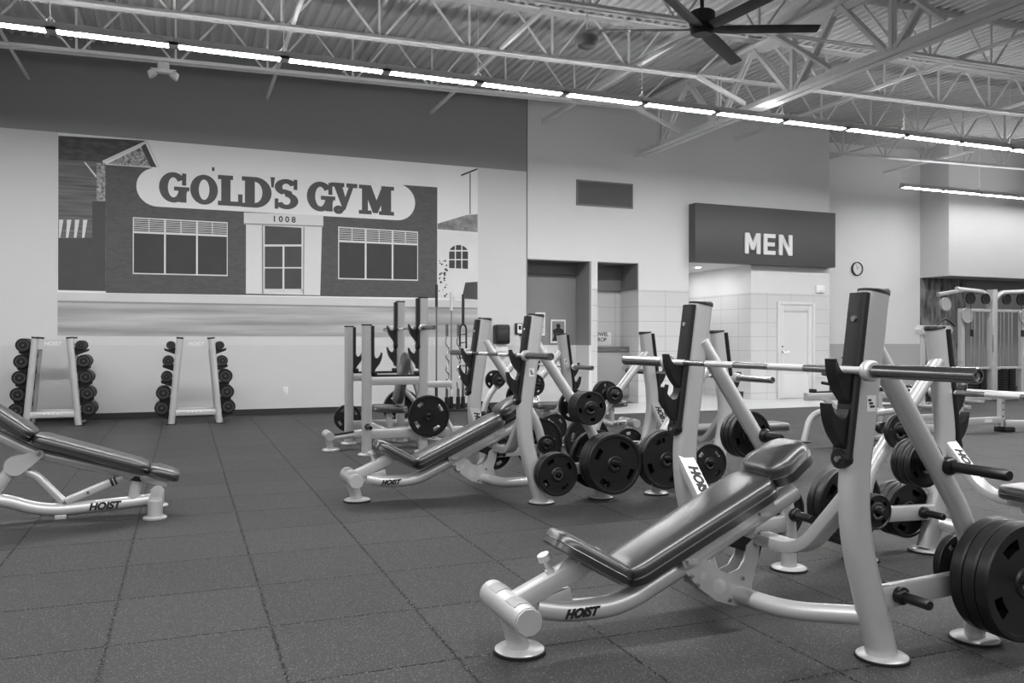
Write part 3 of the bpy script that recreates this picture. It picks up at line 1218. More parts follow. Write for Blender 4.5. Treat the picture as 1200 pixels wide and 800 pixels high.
t = B()
for ch, pa, pb, bl, tp in (('G', 187, 219, 236.5, 203), ('O', 223.5, 254.5, 239, 206), ('L', 256, 284, 240.5, 207), ('D', 284, 317.5, 242.5, 209), ("'", 317.5, 322.5, 243, 208), ('S', 321.5, 349, 244.5, 211), ('G', 360, 390, 247, 214), ('Y', 388, 417, 248.5, 215), ('M', 421, 458, 250.5, 219)):
    xa, za = wp((pa, bl))
    xb, zt_ = wp((pb, tp))
    glyph(t, ch, xa - 0.012, za, (xb - xa) * 1.05, zt_ - za, WY - 0.0135, WY - 0.009)
o = obj('sign_lettering', t, 'm_letter', sg)


def mwindow(tl, tr, br, bl, div, trans):
    t = B()
    mpoly(t, [tl, tr, br, bl], 7)
    w = obj('printed_shop_window', t, 'm_trim', bb)
    x0, x1 = tl[0], tr[0]
    edges = [x0 + 0.0] + div + [x1]
    def yl(x, a, c):
        return a[1] + (c[1] - a[1]) * (x - x0) / (x1 - x0)
    t, l = B(), B()
    for a, c in zip(edges, edges[1:]):
        a2, c2 = a + 1.2, c - 0.9
        mpoly(t, [(a2, yl(a2, trans[0], trans[1]) + 1.6), (c2, yl(c2, trans[0], trans[1]) + 1.6), (c2, yl(c2, bl, br) - 1.4), (a2, yl(a2, bl, br) - 1.4)], 9)
        n = 7
        for k in range(n):
            def q(x, f):
                u, v = yl(x, tl, tr) + 1.5, yl(x, trans[0], trans[1])
                return u + (v - u) * f
            m0, m1 = k / n, (k + 0.62) / n
            mid = (a2 + c2) / 2
            for e0, e1 in ((a2, mid - 0.5), (mid + 0.5, c2)):
                mpoly(l, [(e0, q(e0, m0)), (e1, q(e1, m0)), (e1, q(e1, m1)), (e0, q(e0, m1))], 9)
    obj('window_glass', t, 'm_glass', mur)
    obj('louvre_print', l, 'm_dark', mur)


mwindow((155.5, 254.5), (266.5, 260.5), (266.5, 323.5), (155.5, 321), [193, 230.5], [(155.5, 271.5), (266.5, 276)])
mwindow((396, 265.5), (489.5, 271.5), (489.5, 329), (396, 327), [428, 459.5], [(396, 282), (489.5, 286)])
# entrance
t = B()
mpoly(t, [(288, 262), (377, 266), (375, 346), (288, 344)], 7)
mpoly(t, [(285.5, 249), (378.5, 252.5), (378.5, 265), (285.5, 262)], 9)
en = obj('printed_entrance', t, 'm_wall', mur)
t = B()
mpoly(t, [(308, 264.5), (354.5, 267), (354.5, 341), (309, 340)], 9)
obj('doorway', t, 'm_dark', en)
t = B()
for a, c, e, f in ((308, 310, 265, 340.5), (353, 355, 267, 341), (330.8, 333, 288, 341), (308, 355, 286.5, 288.8), (309, 355, 313, 314.5), (309, 355, 338.5, 341)):
    mpoly(t, [(a, e), (c, e), (c, f), (a, f)], 11)
obj('door_frame', t, 'm_trim', en)
t = B()
mpoly(t, [(285.5, 261.5), (378.5, 264.5), (378.5, 266), (285.5, 263)], 11)
mpoly(t, [(306.5, 264), (308, 264), (308.5, 344), (307, 344)], 11)
mpoly(t, [(355, 266), (356.5, 266), (356, 345), (354.8, 345)], 11)
obj('shadow_line', t, 'm_grey', en)
nx, nz = wp((332.5, 257.3))
text('house_number', '1 0 0 8', 0.13, 'm_dark', en, face_dir((nx, WY - 0.0165, nz), (1, 0, 0), (0, 0, 1)), bold=0.004)
# right neighbour
t = B()
mpoly(t, [(512.5, 270), (559.3, 273), (559.3, 352), (512.5, 349)], 2)
hs = obj('printed_villa', t, 'm_wall', mur)
t = B()
mpoly(t, [(512.5, 262), (546, 252), (559.3, 251), (559.3, 272), (512.5, 268.5)], 4)
obj('villa_roof', t, 'm_roof2', hs)
t = B()
mpoly(t, [(512.5, 268.8), (559.3, 272), (559.3, 275), (512.5, 271.5)], 5)
mpoly(t, [(548.5, 287), (555, 287), (555, 315), (548.5, 315)], 5)
obj('villa_trim', t, 'm_trim', hs)
t = B()
arch = [(526, 314)] + [(537 - 11 * math.cos(PI * i / 10), 296 - 9 * math.sin(PI * i / 10)) for i in range(11)] + [(548, 315)]
mpoly(t, arch, 6)
obj('villa_window', t, 'm_glass', hs)
t = B()
for a, c, e, f in ((526, 548, 293, 294.6), (526, 548, 303.6, 304.8), (532.6, 533.8, 287, 315), (540.2, 541.4, 287, 315)):
    mpoly(t, [(a, e), (c, e), (c, f), (a, f)], 7)
obj('villa_window_bar', t, 'm_trim', hs)
t = B()
mpoly(t, [(545, 331), (559.3, 330), (559.3, 351), (541, 349.5)], 6)
for k in range(26):
    px_, py_ = 514 + random.random() * 11, 303 + random.random() * 44
    r = 0.6 + random.random() * 1.2
    mpoly(t, [(px_ - r, py_), (px_, py_ - r), (px_ + r, py_), (px_, py_ + r)], 6)
obj('printed_shrub', t, 'm_dark', hs)
t = B()
mpoly(t, [(550, 203), (551, 203), (551, 251), (550, 251)], 6)
mpoly(t, [(540, 204.5), (559, 197), (559, 199), (540, 206.5)], 6)
mpoly(t, [(248, 196), (251, 196.2), (251, 200.5), (248, 200.3)], 6)
obj('printed_antenna', t, 'm_dark', mur)
rebase(mur, ((mx0 + mx1) / 2, WY, mz0))


# ================================================================== WEIGHT PLATES
def plate_mesh(R, t, slots):
    g = B()
    n = 60
    hub = max(0.045, R * 0.24)
    rs = [(0.0265, t / 2), (hub, t / 2), (hub + 0.008, t * 0.34), (R * 0.60, t * 0.33), (R * 0.785, t * 0.33), (R * 0.875, t * 0.35),
          (R * 0.90, t * 0.5), (R * 0.975, t * 0.5), (R, t * 0.36)]
    def ringv(r, h):
        return [g.verts.new((r * math.cos(2 * PI * i / n), h, r * math.sin(2 * PI * i / n))) for i in range(n)]
    F = [ringv(r, -h) for r, h in rs]
    K = [ringv(r, h) for r, h in rs]
    open_seg = set()
    if slots:
        lo, hi = (-2, 3) if R > 0.14 else (-2, 2)
        for c in range(4):
            for k in range(lo, hi):
                open_seg.add((c * 15 + k + 7) % n)
    for k in range(len(rs) - 1):
        for i in range(n):
            j = (i + 1) % n
            if k == 3 and i in open_seg:
                continue
            g.faces.new((F[k][i], F[k][j], F[k + 1][j], F[k + 1][i]))
            g.faces.new((K[k][i], K[k + 1][i], K[k + 1][j], K[k][j]))
    for i in range(n):
        j = (i + 1) % n
        g.faces.new((F[-1][i], F[-1][j], K[-1][j], K[-1][i]))
        g.faces.new((F[0][i], K[0][i], K[0][j], F[0][j]))
        if i in open_seg:
            g.faces.new((F[3][i], F[3][j], K[3][j], K[3][i]))
            g.faces.new((F[4][i], F[4][j], K[4][j], K[4][i]))
            if (i - 1) % n not in open_seg:
                g.faces.new((F[3][i], F[4][i], K[4][i], K[3][i]))
            if j not in open_seg:
                g.faces.new((F[3][j], F[4][j], K[4][j], K[3][j]))
    return g


PL = {45: (0.225, 0.052), 25: (0.158, 0.046), 10: (0.125, 0.034), 5: (0.095, 0.03), 2: (0.082, 0.026)}
protos = {}
size_word = {45: 'large', 25: 'medium', 10: 'small', 5: 'little', 2: 'tiny'}


def plate(kind, loc, label, group, rot):
    R, t = PL[kind]
    if kind not in protos:
        o = obj('weight_plate', plate_mesh(R, t, kind >= 5), 'plate', None, 30)
        tag(o, label, 'weight plate', group)
        r = B()
        h = t / 2 + 0.0015
        lathe(r, [(0.0262, -h), (0.037, -h), (0.037, -h + 0.004), (0.0262, -h + 0.004)], axis='Y', n=24)
        lathe(r, [(0.0262, h), (0.037, h), (0.037, h - 0.004), (0.0262, h - 0.004)], axis='Y', n=24)
        obj('bore_ring', r, 'sleeve', o)
        # raised ring of lettering blocks on the face
        protos[kind] = o
    else:
        o = copy_thing(protos[kind], label)
        o['group'] = group
    o.location = loc
    o.rotation_euler = (0, rot, 0)
    return o


ORD = {1: 'outermost', 2: 'second', 3: 'third', 4: 'fourth'}


def stack(kinds, x, z, y_leg, sgn, where):
    """plates on a peg at (x, z); kinds listed from the leg outwards"""
    y = y_leg + sgn * 0.062
    n = len(kinds)
    for i, k in enumerate(kinds):
        t = PL[k][1] + 0.003
        y += sgn * t / 2
        if n == 1:
            lab = '%s black weight plate alone on %s' % (size_word[k], where)
        else:
            pos = 'outermost' if i == n - 1 else ('innermost' if i == 0 else ('second' if i == 1 else 'third'))
            lab = '%s black weight plate, %s on %s' % (size_word[k], pos, where)
        plate(k, (x, y, z - 0.008), lab, 'black weight plates on the pegs', random.uniform(0, 1.5))
        y += sgn * t / 2


# ================================================================== BENCH PRESS STATIONS
UY, RY = 0.56, 0.55        # half spacing of uprights and rear legs


def hooks(g, ztop, zbot, hz, xa):
    """black upright guard with two J hooks, running up the front face; xa(z) gives that face's x"""
    pts = []
    for z in (zbot, ztop):
        pts.append((xa(z), 0, z))
    d = (Vector(pts[1]) - Vector(pts[0])).normalized()
    sweep(g, pts, rrect(0.088, 0.03, 0.012), (1, 0, 0))
    lathe(g, [(0, -0.02), (0.036, -0.02), (0.036, 0.02), (0, 0.02)], (xa(zbot), 0, zbot), 'X', 16)
    for z in hz:
        x = xa(z) + 0.008
        def qb(p, q, r, n=7):
            return [(p[0] * (1 - i / n) ** 2 + 2 * q[0] * (i / n) * (1 - i / n) + r[0] * (i / n) ** 2,
                     p[1] * (1 - i / n) ** 2 + 2 * q[1] * (i / n) * (1 - i / n) + r[1] * (i / n) ** 2) for i in range(n + 1)]
        out = [(-0.012, 0.03), (0.008, 0.02)] + qb((0.010, 0.012), (0.018, -0.024), (0.045, -0.016)) + qb((0.05, -0.012), (0.075, 0.002), (0.088, 0.044))
        out += qb((0.095, 0.042), (0.092, -0.045), (0.045, -0.10)) + qb((0.04, -0.106), (0.012, -0.135), (0.004, -0.18)) + [(-0.012, -0.18)]
        prism(g, [(x + dx, z + dz) for dx, dz in out], -0.027, 0.027)



def station(name, label, cat, kind, loc, rz):
    t = thing(name, label, cat, loc, rz, 'bench press stations')
    inc = kind == 'incline'
    ztop = 1.385 if inc else 1.275
    hz = (1.093, 0.93) if inc else (0.905, 0.745)
    zbot = 0.765 if inc else 0.60
    xt, xk = -0.12, -0.005
    slope = (xt - xk) / (1.385 - 0.55)
    def cx(z):
        return xk + slope * (z - 0.55)
    # --- uprights
    for s in (1, -1):
        g = B()
        path = fillet([(cx(ztop), s * UY, ztop), (xk, s * UY, 0.55), (-0.165, s * UY, 0.015)], 0.22, 9)
        sweep(g, path, rrect(0.082, 0.118, 0.036, 5), (1, 0, 0))
        u = obj('upright', g, 'frame', t)
        g = B()
        sweep(g, [(cx(ztop) , s * UY, ztop - 0.004), (cx(ztop) - 0.002, s * UY, ztop + 0.008), (cx(ztop) - 0.002, s * UY, ztop + 0.013)], rrect(0.086, 0.122, 0.037, 5), (1, 0, 0), scale=[1, 1, 0.9])
        obj('end_cap', g, 'black', u)
        g = B()
        hooks(g, ztop - 0.004, zbot, hz, lambda z: cx(z) + 0.066)
        bmesh.ops.translate(g, vec=(0, s * UY, 0), verts=g.verts)
        hk = obj('hook_guard', g, 'black', u, 30)
        g = B()
        for z in (ztop - 0.10, ztop - 0.30, zbot + 0.06, zbot):
            lathe(g, [(0, 0.0), (0.013, 0.0), (0.011, 0.012), (0, 0.012)], (cx(z) + 0.076 + (0.006 if z == zbot else 0), s * UY, z), 'X', 12)
        obj('bolt', g, 'chrome', u)
        g = B()
        lathe(g, [(0, 0), (0.092, 0), (0.094, 0.012), (0.085, 0.018), (0, 0.018)], (-0.165, s * UY, 0), n=28)
        obj('foot_plate', g, 'frame', u)
        g = B()
        lathe(g, [(0, 0.0005), (0.1, 0.0005), (0.1, 0.010), (0, 0.010)], (-0.165, s * UY, 0), n=28)
        obj('rubber_foot', g, 'rubber', u)
        # decal
        g = B()
        box(g, cx(0.98) - 0.025, cx(0.98) + 0.018, s * 0.602 - 0.0006, s * 0.602 + 0.0006, 0.94, 1.0)
        dc = obj('decal', g, 'paper', u)
        g = B()
        for r in range(3):
            box(g, cx(0.98) - 0.018 + 0.008 * r, cx(0.98) + 0.004 + 0.004 * r, s * 0.6035 - 0.0006, s * 0.6035 + 0.0006, 0.955 + 0.012 * r, 0.963 + 0.012 * r)
        obj('decal_mark', g, 'ink', u)
    # --- rear legs with pegs
    zr = ztop - 0.215
    for s in (1, -1):
        g = B()
        path = fillet([(cx(zr) - 0.02, s * RY, zr + 0.03), (-0.60, s * RY, 0.50), (-0.665, s * RY, 0.28), (-0.665, s * RY, 0.015)], 0.25, 8)
        sweep(g, path, circ(0.039, 18), (0, 1, 0))
        r = obj('rear_leg', g, 'frame', t)
        g = B()
        lathe(g, [(0, 0), (0.088, 0), (0.09, 0.012), (0.08, 0.018), (0, 0.018)], (-0.665, s * RY, 0), n=28)
        obj('foot_plate', g, 'frame', r)
        g = B()
        lathe(g, [(0, 0.0005), (0.097, 0.0005), (0.097, 0.010), (0, 0.010)], (-0.665, s * RY, 0), n=28)
        obj('rubber_foot', g, 'rubber', r)
        for (px, pz) in ((-0.475, 0.715), (-0.668, 0.295)):
            for d in (1, -1):
                g = B()
                y0 = s * RY
                pl = 0.165 if d != s else (0.32 if pz < 0.5 else 0.29)
                lathe(g, [(0, d * 0.02), (0.034, d * 0.02), (0.036, d * 0.05), (0.028, d * 0.062), (0.0215, d * 0.064), (0.0205, d * pl), (0.0175, d * (pl + 0.005)), (0.0, d * (pl + 0.005))], (px, y0, pz), 'Y', 16)
                obj('weight_peg', g, 'peg', t)
    # --- base rails between upright and rear leg
    for s in (1, -1):
        g = B()
        sweep(g, [(-0.06, s * RY, 0.225), (-0.665, s * RY, 0.245)], rrect(0.045, 0.085, 0.008, 2))
        obj('base_rail', g, 'frame', t)
        for d in (1, -1):
            g = B()
            lathe(g, [(0, d * 0.015), (0.032, d * 0.015), (0.034, d * 0.045), (0.026, d * 0.056), (0.0205, d * 0.058), (0.0195, d * 0.16), (0.0165, d * 0.165), (0, d * 0.165)], (-0.235, s * RY, 0.235), 'Y', 16)
            obj('weight_peg', g, 'peg', t)
    # --- lower front tubes from the gusset to each upright, bent square arms, gusset
    for s in (1, -1):
        g = B()
        sweep(g, fillet([(0.10, s * 0.03, 0.12), (0.04, s * 0.27, 0.115), (-0.105, s * 0.555, 0.165)], 0.2, 8), circ(0.037, 16))
        obj('lower_tube', g, 'frame', t)
        g = B()
        sweep(g, fillet([(-0.015, s * 0.05, 0.355), (-0.02, s * 0.30, 0.355), (-0.015, s * 0.55, 0.62)], 0.13, 8), rrect(0.05, 0.085, 0.008, 2), (1, 0, 0))
        a = obj('bent_arm', g, 'frame', t)
        g = B()
        for (bx, by, bz) in ((0.014, 0.07, 0.335), (0.014, 0.07, 0.375)):
            lathe(g, [(0, 0), (0.011, 0), (0.009, 0.009), (0, 0.009)], (bx, s * by, bz), 'X', 10)
        obj('bolt', g, 'chrome', a)
        yv = Vector((0.0, s * 0.25, 0.265)).normalized()
        # lettering lies on the wide faces of the arm
        nv = Vector((0, -s * 0.265, 0.25)).normalized()
        mid = Vector((-0.0175, s * 0.44, 0.503)) + nv * 0.0262
        text('arm_lettering', 'HOIST', 0.066, 'ink', a, face_dir(mid, -yv, nv.cross(-yv)), bold=0.004, shear=0.2)
    g = B()
    for s in (1, -1):
        ys = s * 0.036
        prof = [(0.37, 0.245), (0.28, 0.285), (0.235, 0.275), (0.20, 0.235), (0.15, 0.215), (0.10, 0.23), (0.07, 0.27), (0.06, 0.325), (-0.02, 0.385), (0.0, 0.26), (0.03, 0.17), (0.035, 0.085), (0.12, 0.075), (0.21, 0.105), (0.30, 0.17)] if inc else \
               [(0.40, 0.27), (0.16, 0.32), (-0.03, 0.40), (0.0, 0.30), (0.03, 0.20), (0.035, 0.09), (0.12, 0.075), (0.22, 0.10), (0.33, 0.17)]
        prism(g, prof, ys - 0.005, ys + 0.005)
    gp = obj('gusset', g, 'frame', t)
    g = B()
    for s in (1, -1):
        for (hx, hz_, hr) in ((0.20, 0.165, 0.034), (0.28, 0.22, 0.016)):
            lathe(g, [(0, 0), (hr, 0), (hr, 0.001), (0, 0.001)], (hx, s * 0.0412, hz_), 'Y', 20)
    obj('gusset_hole', g, 'bright', gp)
    g = B()
    for s in (1, -1):
        for (hx, hz_) in ((0.34, 0.225), (0.31, 0.185), (0.085, 0.19), (0.15, 0.105), (0.02, 0.33)):
            lathe(g, [(0, 0), (0.011, 0), (0.008, s * 0.01), (0, s * 0.01)], (hx, s * 0.041, hz_), 'Y', 10)
    obj('bolt', g, 'chrome', gp)
    # --- front T foot
    xf = 1.135 if inc else 1.10
    g = B()
    path = [(xf, -0.19, 0.178), (xf, 0.19, 0.178)]
    sweep(g, path, circ(0.054, 24))
    ft = obj('front_foot', g, 'frame', t)
    g = B()
    tube(g, [(xf, 0, 0.16), (xf - 0.04, 0, 0.015)], 0.042, 0, 18)
    obj('foot_post', g, 'frame', ft)
    for s in (1, -1):
        g = B()
        lathe(g, [(0, 0.188 * s), (0.052, 0.188 * s), (0.05, 0.198 * s), (0, 0.198 * s)], (xf, 0, 0.178), 'Y', 10)
        obj('end_cap', g, 'frame', ft)
    g = B()
    for s in (1, -1):
        sweep(g, [(xf, s * 0.05, 0.178), (xf, s * 0.14, 0.178)], [(0.057 * math.cos(a), 0.057 * math.sin(a)) for a in [math.radians(d) for d in (50, 70, 90, 110, 130)]] + [(0.05 * math.cos(a), 0.05 * math.sin(a)) for a in [math.radians(d) for d in (130, 90, 50)]])
    obj('grip_pad', g, 'frame_d', ft)
    g = B()
    lathe(g, [(0, 0.006), (0.095, 0.006), (0.096, 0.014), (0.088, 0.02), (0, 0.02)], (xf - 0.042, 0, 0), n=30)
    obj('foot_plate', g, 'frame', ft)
    g = B()
    lathe(g, [(0, 0.0005), (0.103, 0.0005), (0.103, 0.012), (0, 0.012)], (xf - 0.042, 0, 0), n=30)
    obj('rubber_foot', g, 'rubber', ft)
    if inc:
        # spine tube
        g = B()
        path = fillet([(1.03, 0, 0.165), (0.90, 0, 0.135), (0.66, 0, 0.125), (0.33, 0, 0.275), (-0.22, 0, 0.535)], 0.26, 10)
        sweep(g, path, circ(0.044, 20), (0, 0, 1))
        sp = obj('spine_tube', g, 'frame', t)
        for s in (1, -1):
            rd = Vector((-s * -1, 0, 0.02 * s))
            text('spine_lettering', 'HOIST', 0.047, 'ink', sp, face_dir((0.85, s * 0.0447, 0.133), (-1 if s > 0 else 1, 0, 0), (0, 0, 1)), bold=0.003, shear=0.4, spacing=1.05)
        # square seat post with pull pin
        g = B()
        sweep(g, [(1.13, 0, 0.185), (0.80, 0, 0.325)], rrect(0.07, 0.07, 0.005, 2))
        sweep(g, [(1.06, 0, 0.165), (0.88, 0, 0.205)], rrect(0.04, 0.05, 0.006, 2))
        ps = obj('seat_post', g, 'frame', t)
        g = B()
        sweep(g, [(0.83, 0, 0.312), (0.745, 0, 0.35)], rrect(0.046, 0.046, 0.006, 2))
        obj('inner_post', g, 'frame_d', ps)
        g = B()
        ax = Vector((0.40, 0, 0.92)).normalized()
        b0 = Vector((0.955, 0, 0.275))
        sweep(g, [b0, b0 + ax * 0.035, b0 + ax * 0.036, b0 + ax * 0.075, b0 + ax * 0.076, b0 + ax * 0.10], circ(0.012, 14), (1, 0, 0), scale=[1.5, 1.5, 1.0, 1.0, 2.3, 2.0])
        obj('pull_pin', g, 'bright', ps)
        # pads
        ang = math.radians(30)
        m = Matrix.Translation((0.975, 0, 0.405)) @ Matrix.Rotation(PI, 4, 'Z') @ Matrix.Rotation(ang, 4, 'Y')
        g = B()
        pad(g, 0.365, 0.23, 0.27, 0.07, 0.08, 0.024, 0.006, m)
        obj('seat_pad', g, 'vinyl', t)
        g = B()
        bar(g, (0.86, 0, 0.335), (0.68, 0, 0.235), 0.12, 0.012)
        bar(g, (0.77, 0, 0.345), (0.74, 0, 0.285), 0.05, 0.04)
        obj('seat_bracket', g, 'frame_d', t)
        th = math.atan2(0.26, 0.55)
        m = Matrix.Translation((0.655, 0, 0.212)) @ Matrix.Rotation(PI, 4, 'Z') @ Matrix.Rotation(-th, 4, 'Y')
        g = B()
        pad(g, 0.80, 0.265, 0.29, 0.088, 0.085, 0.026, 0.008, m)
        obj('back_pad', g, 'vinyl', t)
        c, s_ = math.cos(th), math.sin(th)
        m = Matrix.Translation((0.675 - 0.80 * c - 0.008 * s_, 0, 0.212 + 0.80 * s_ + 0.012)) @ Matrix.Rotation(PI, 4, 'Z') @ Matrix.Rotation(-th - 0.06, 4, 'Y')
        g = B()
        pad(g, 0.25, 0.285, 0.25, 0.105, 0.085, 0.034, 0.012, m)
        obj('headrest', g, 'vinyl', t)
        g = B()
        for yy in (-0.07, 0.07):
            bar(g, (0.40, yy, 0.285), (-0.06, yy, 0.50), 0.035, 0.012, (0, 1, 0))
        bar(g, (0.36, -0.09, 0.295), (0.36, 0.09, 0.295), 0.05, 0.014)
        bar(g, (0.0, -0.09, 0.465), (0.0, 0.09, 0.465), 0.05, 0.014)
        obj('pad_bracket', g, 'frame', t)
        g = B()
        bar(g, (0.14, 0, 0.36), (-0.02, 0, 0.30), 0.07, 0.06)
        obj('pivot_block', g, 'black', t)
    else:
        g = B()
        path = fillet([(1.10, 0, 0.17), (0.80, 0, 0.16), (0.55, 0, 0.30), (-0.10, 0, 0.345)], 0.2, 8)
        sweep(g, path, circ(0.042, 18), (0, 0, 1))
        sp = obj('spine_tube', g, 'frame', t)
        for s in (1, -1):
            text('spine_lettering', 'HOIST', 0.058, 'ink', sp, face_dir((0.93, s * 0.043, 0.165), (-1 if s > 0 else 1, 0, 0), (0, 0, 1)), bold=0.0025, shear=0.25)
        g = B()
        m = Matrix.Translation((-0.20, 0, 0.385))
        pad(g, 1.24, 0.27, 0.27, 0.07, 0.09, 0.022, 0.006, m)
        obj('bench_pad', g, 'vinyl', t)
        g = B()
        for yy in (-0.075, 0.075):
            bar(g, (-0.12, yy, 0.378), (0.95, yy, 0.378), 0.035, 0.012)
        obj('pad_bracket', g, 'frame', t)
        g = B()
        tube(g, [(0.85, 0, 0.165), (0.85, 0, 0.375)], 0.035, 0, 16)
        obj('front_post', g, 'frame', t)
    return t


def copy_of(proto, label, loc, rz):
    return copy_thing(proto, label, loc, rz)


XI, XF = 2.30, 4.12
Y1, Y2, Y3 = 2.95, 6.16, 9.12
inc = station('incline_bench_press', 'silver incline bench press station with an empty barbell, nearest the camera', 'bench press', 'incline', (XI, Y1, 0), PI)
inc2 = copy_of(inc, 'silver incline bench press station in the middle of the gym, behind the nearest one', (XI, Y2, 0), PI)
flat1 = station('flat_bench_press', 'flat bench press station back to back with the nearest incline bench', 'bench press', 'flat', (XF, Y1, 0), 0)
flat2 = copy_of(flat1, 'flat bench press station back to back with the middle incline bench', (XF, Y2, 0), 0)
flat3 = copy_of(flat1, 'flat bench press station farthest back, behind the middle incline bench', (XF, Y3, 0), 0)


# ------------------------------------------------ barbells
def barbell_parts(t):
    g = B()
    tube(g, [(0, -0.655, 0), (0, -0.3, 0), (0, 0, 0), (0, 0.3, 0), (0, 0.655, 0)], 0.0145, 0, 14)
    obj('shaft', g, 'knurl', t)
    for s in (1, -1):
        g = B()
        lathe(g, [(0, s * 0.68), (0.0248, s * 0.68), (0.0248, s * 1.075), (0.0255, s * 1.076), (0.0255, s * 1.096), (0.023, s * 1.1), (0.018, s * 1.1), (0.017, s * 1.092), (0.009, s * 1.092), (0.008, s * 1.098), (0, s * 1.098)], axis='Y', n=28)
        sl = obj('sleeve', g, 'sleeve', t, 30)
        g = B()
        lathe(g, [(0.0, s * 0.645), (0.033, s * 0.645), (0.0385, s * 0.652), (0.0385, s * 0.676), (0.033, s * 0.684), (0, s * 0.684)], axis='Y', n=28)
        obj('collar', g, 'bright', t)


def barbell(label, loc, proto=[None]):
    if proto[0] is None:
        t = thing('barbell', label, 'barbell', loc, 0, 'empty barbells on the racks')
        barbell_parts(t)
        proto[0] = t
        return t
    return copy_thing(proto[0], label, loc, 0)


barbell('long steel barbell resting empty on the nearest incline bench uprights', (XI - 0.012, Y1 - 0.01, 1.094))
barbell('steel barbell resting empty on the middle incline bench uprights', (XI - 0.012, Y2 - 0.02, 1.094))
barbell('steel barbell on the flat bench behind the nearest incline bench', (XF + 0.012, Y1, 0.906))
barbell('steel barbell on the flat bench behind the middle incline bench', (XF + 0.012, Y2, 0.906))
barbell('steel barbell on the farthest flat bench', (XF + 0.012, Y3, 0.906))

# ------------------------------------------------ plates on the pegs.  near = towards the camera (-Y)
def pegs(xs, yc, flip, spec, who):
    """flip=+1 station facing +X, -1 station facing -X"""
    pos = {'upper': (-0.475, 0.715, 0.0), 'lower': (-0.668, 0.295, 0.0), 'rail': (-0.235, 0.235, 0.0)}
    for (leg, where, side, kinds) in spec:
        lx, z, _ = pos[where]
        y = yc + (-RY if leg == 'near' else RY)
        sg = (-1 if leg == 'near' else 1) * (1 if side == 'out' else -1)
        stack(kinds, xs + flip * lx, z, y, sg, {'upper': 'high', 'lower': 'low', 'rail': 'rail'}[where] + (' outer' if side == 'out' else ' inner') + ' peg, ' + ('camera' if leg == 'near' else 'wall') + ' side of ' + who)


pegs(XI, Y1, -1, [('near', 'lower', 'out', [45, 45, 45]), ('near', 'lower', 'in', [10]), ('near', 'upper', 'in', [5, 5, 5]),
                  ('far', 'upper', 'out', [10, 10, 10]), ('far', 'lower', 'out', [25])], 'nearest incline bench')
pegs(XI, Y2, -1, [('near', 'lower', 'out', [45, 45, 45]), ('near', 'lower', 'in', [45]), ('near', 'upper', 'out', [10, 10, 10, 10]), ('near', 'upper', 'in', [10]),
                  ('near', 'rail', 'out', [25, 25]), ('far', 'lower', 'in', [2]), ('far', 'lower', 'out', [45]), ('far', 'rail', 'out', [25]), ('far', 'upper', 'out', [10])], 'middle incline bench')
pegs(XF, Y2, 1, [('near', 'lower', 'out', [45, 45]), ('near', 'rail', 'out', [25]), ('near', 'upper', 'out', [10]), ('far', 'upper', 'out', [10, 10]),
                 ('far', 'upper', 'in', [2]), ('far', 'lower', 'out', [45]), ('far', 'rail', 'out', [25])], 'middle flat bench')
pegs(XF, Y1, 1, [('far', 'upper', 'in', [5]), ('far', 'lower', 'in', [5, 5]), ('far', 'lower', 'out', [45, 45]), ('far', 'rail', 'out', [25, 25, 25]), ('near', 'lower', 'in', [10])], 'nearest flat bench')
pegs(XF, Y3, 1, [('far', 'upper', 'out', [10]), ('far', 'upper', 'in', [2]), ('near', 'upper', 'out', [10]), ('near', 'rail', 'out', [25]), ('near', 'lower', 'out', [45]), ('far', 'lower', 'out', [25])], 'farthest flat bench')

# ================================================================== SHOULDER PRESS RACK AT THE BACK
MY = 9.13
t = thing('shoulder_press_rack', 'silver shoulder press rack with tall posts and upright seat before the mural', 'press rack', (2.30, MY, 0), PI)
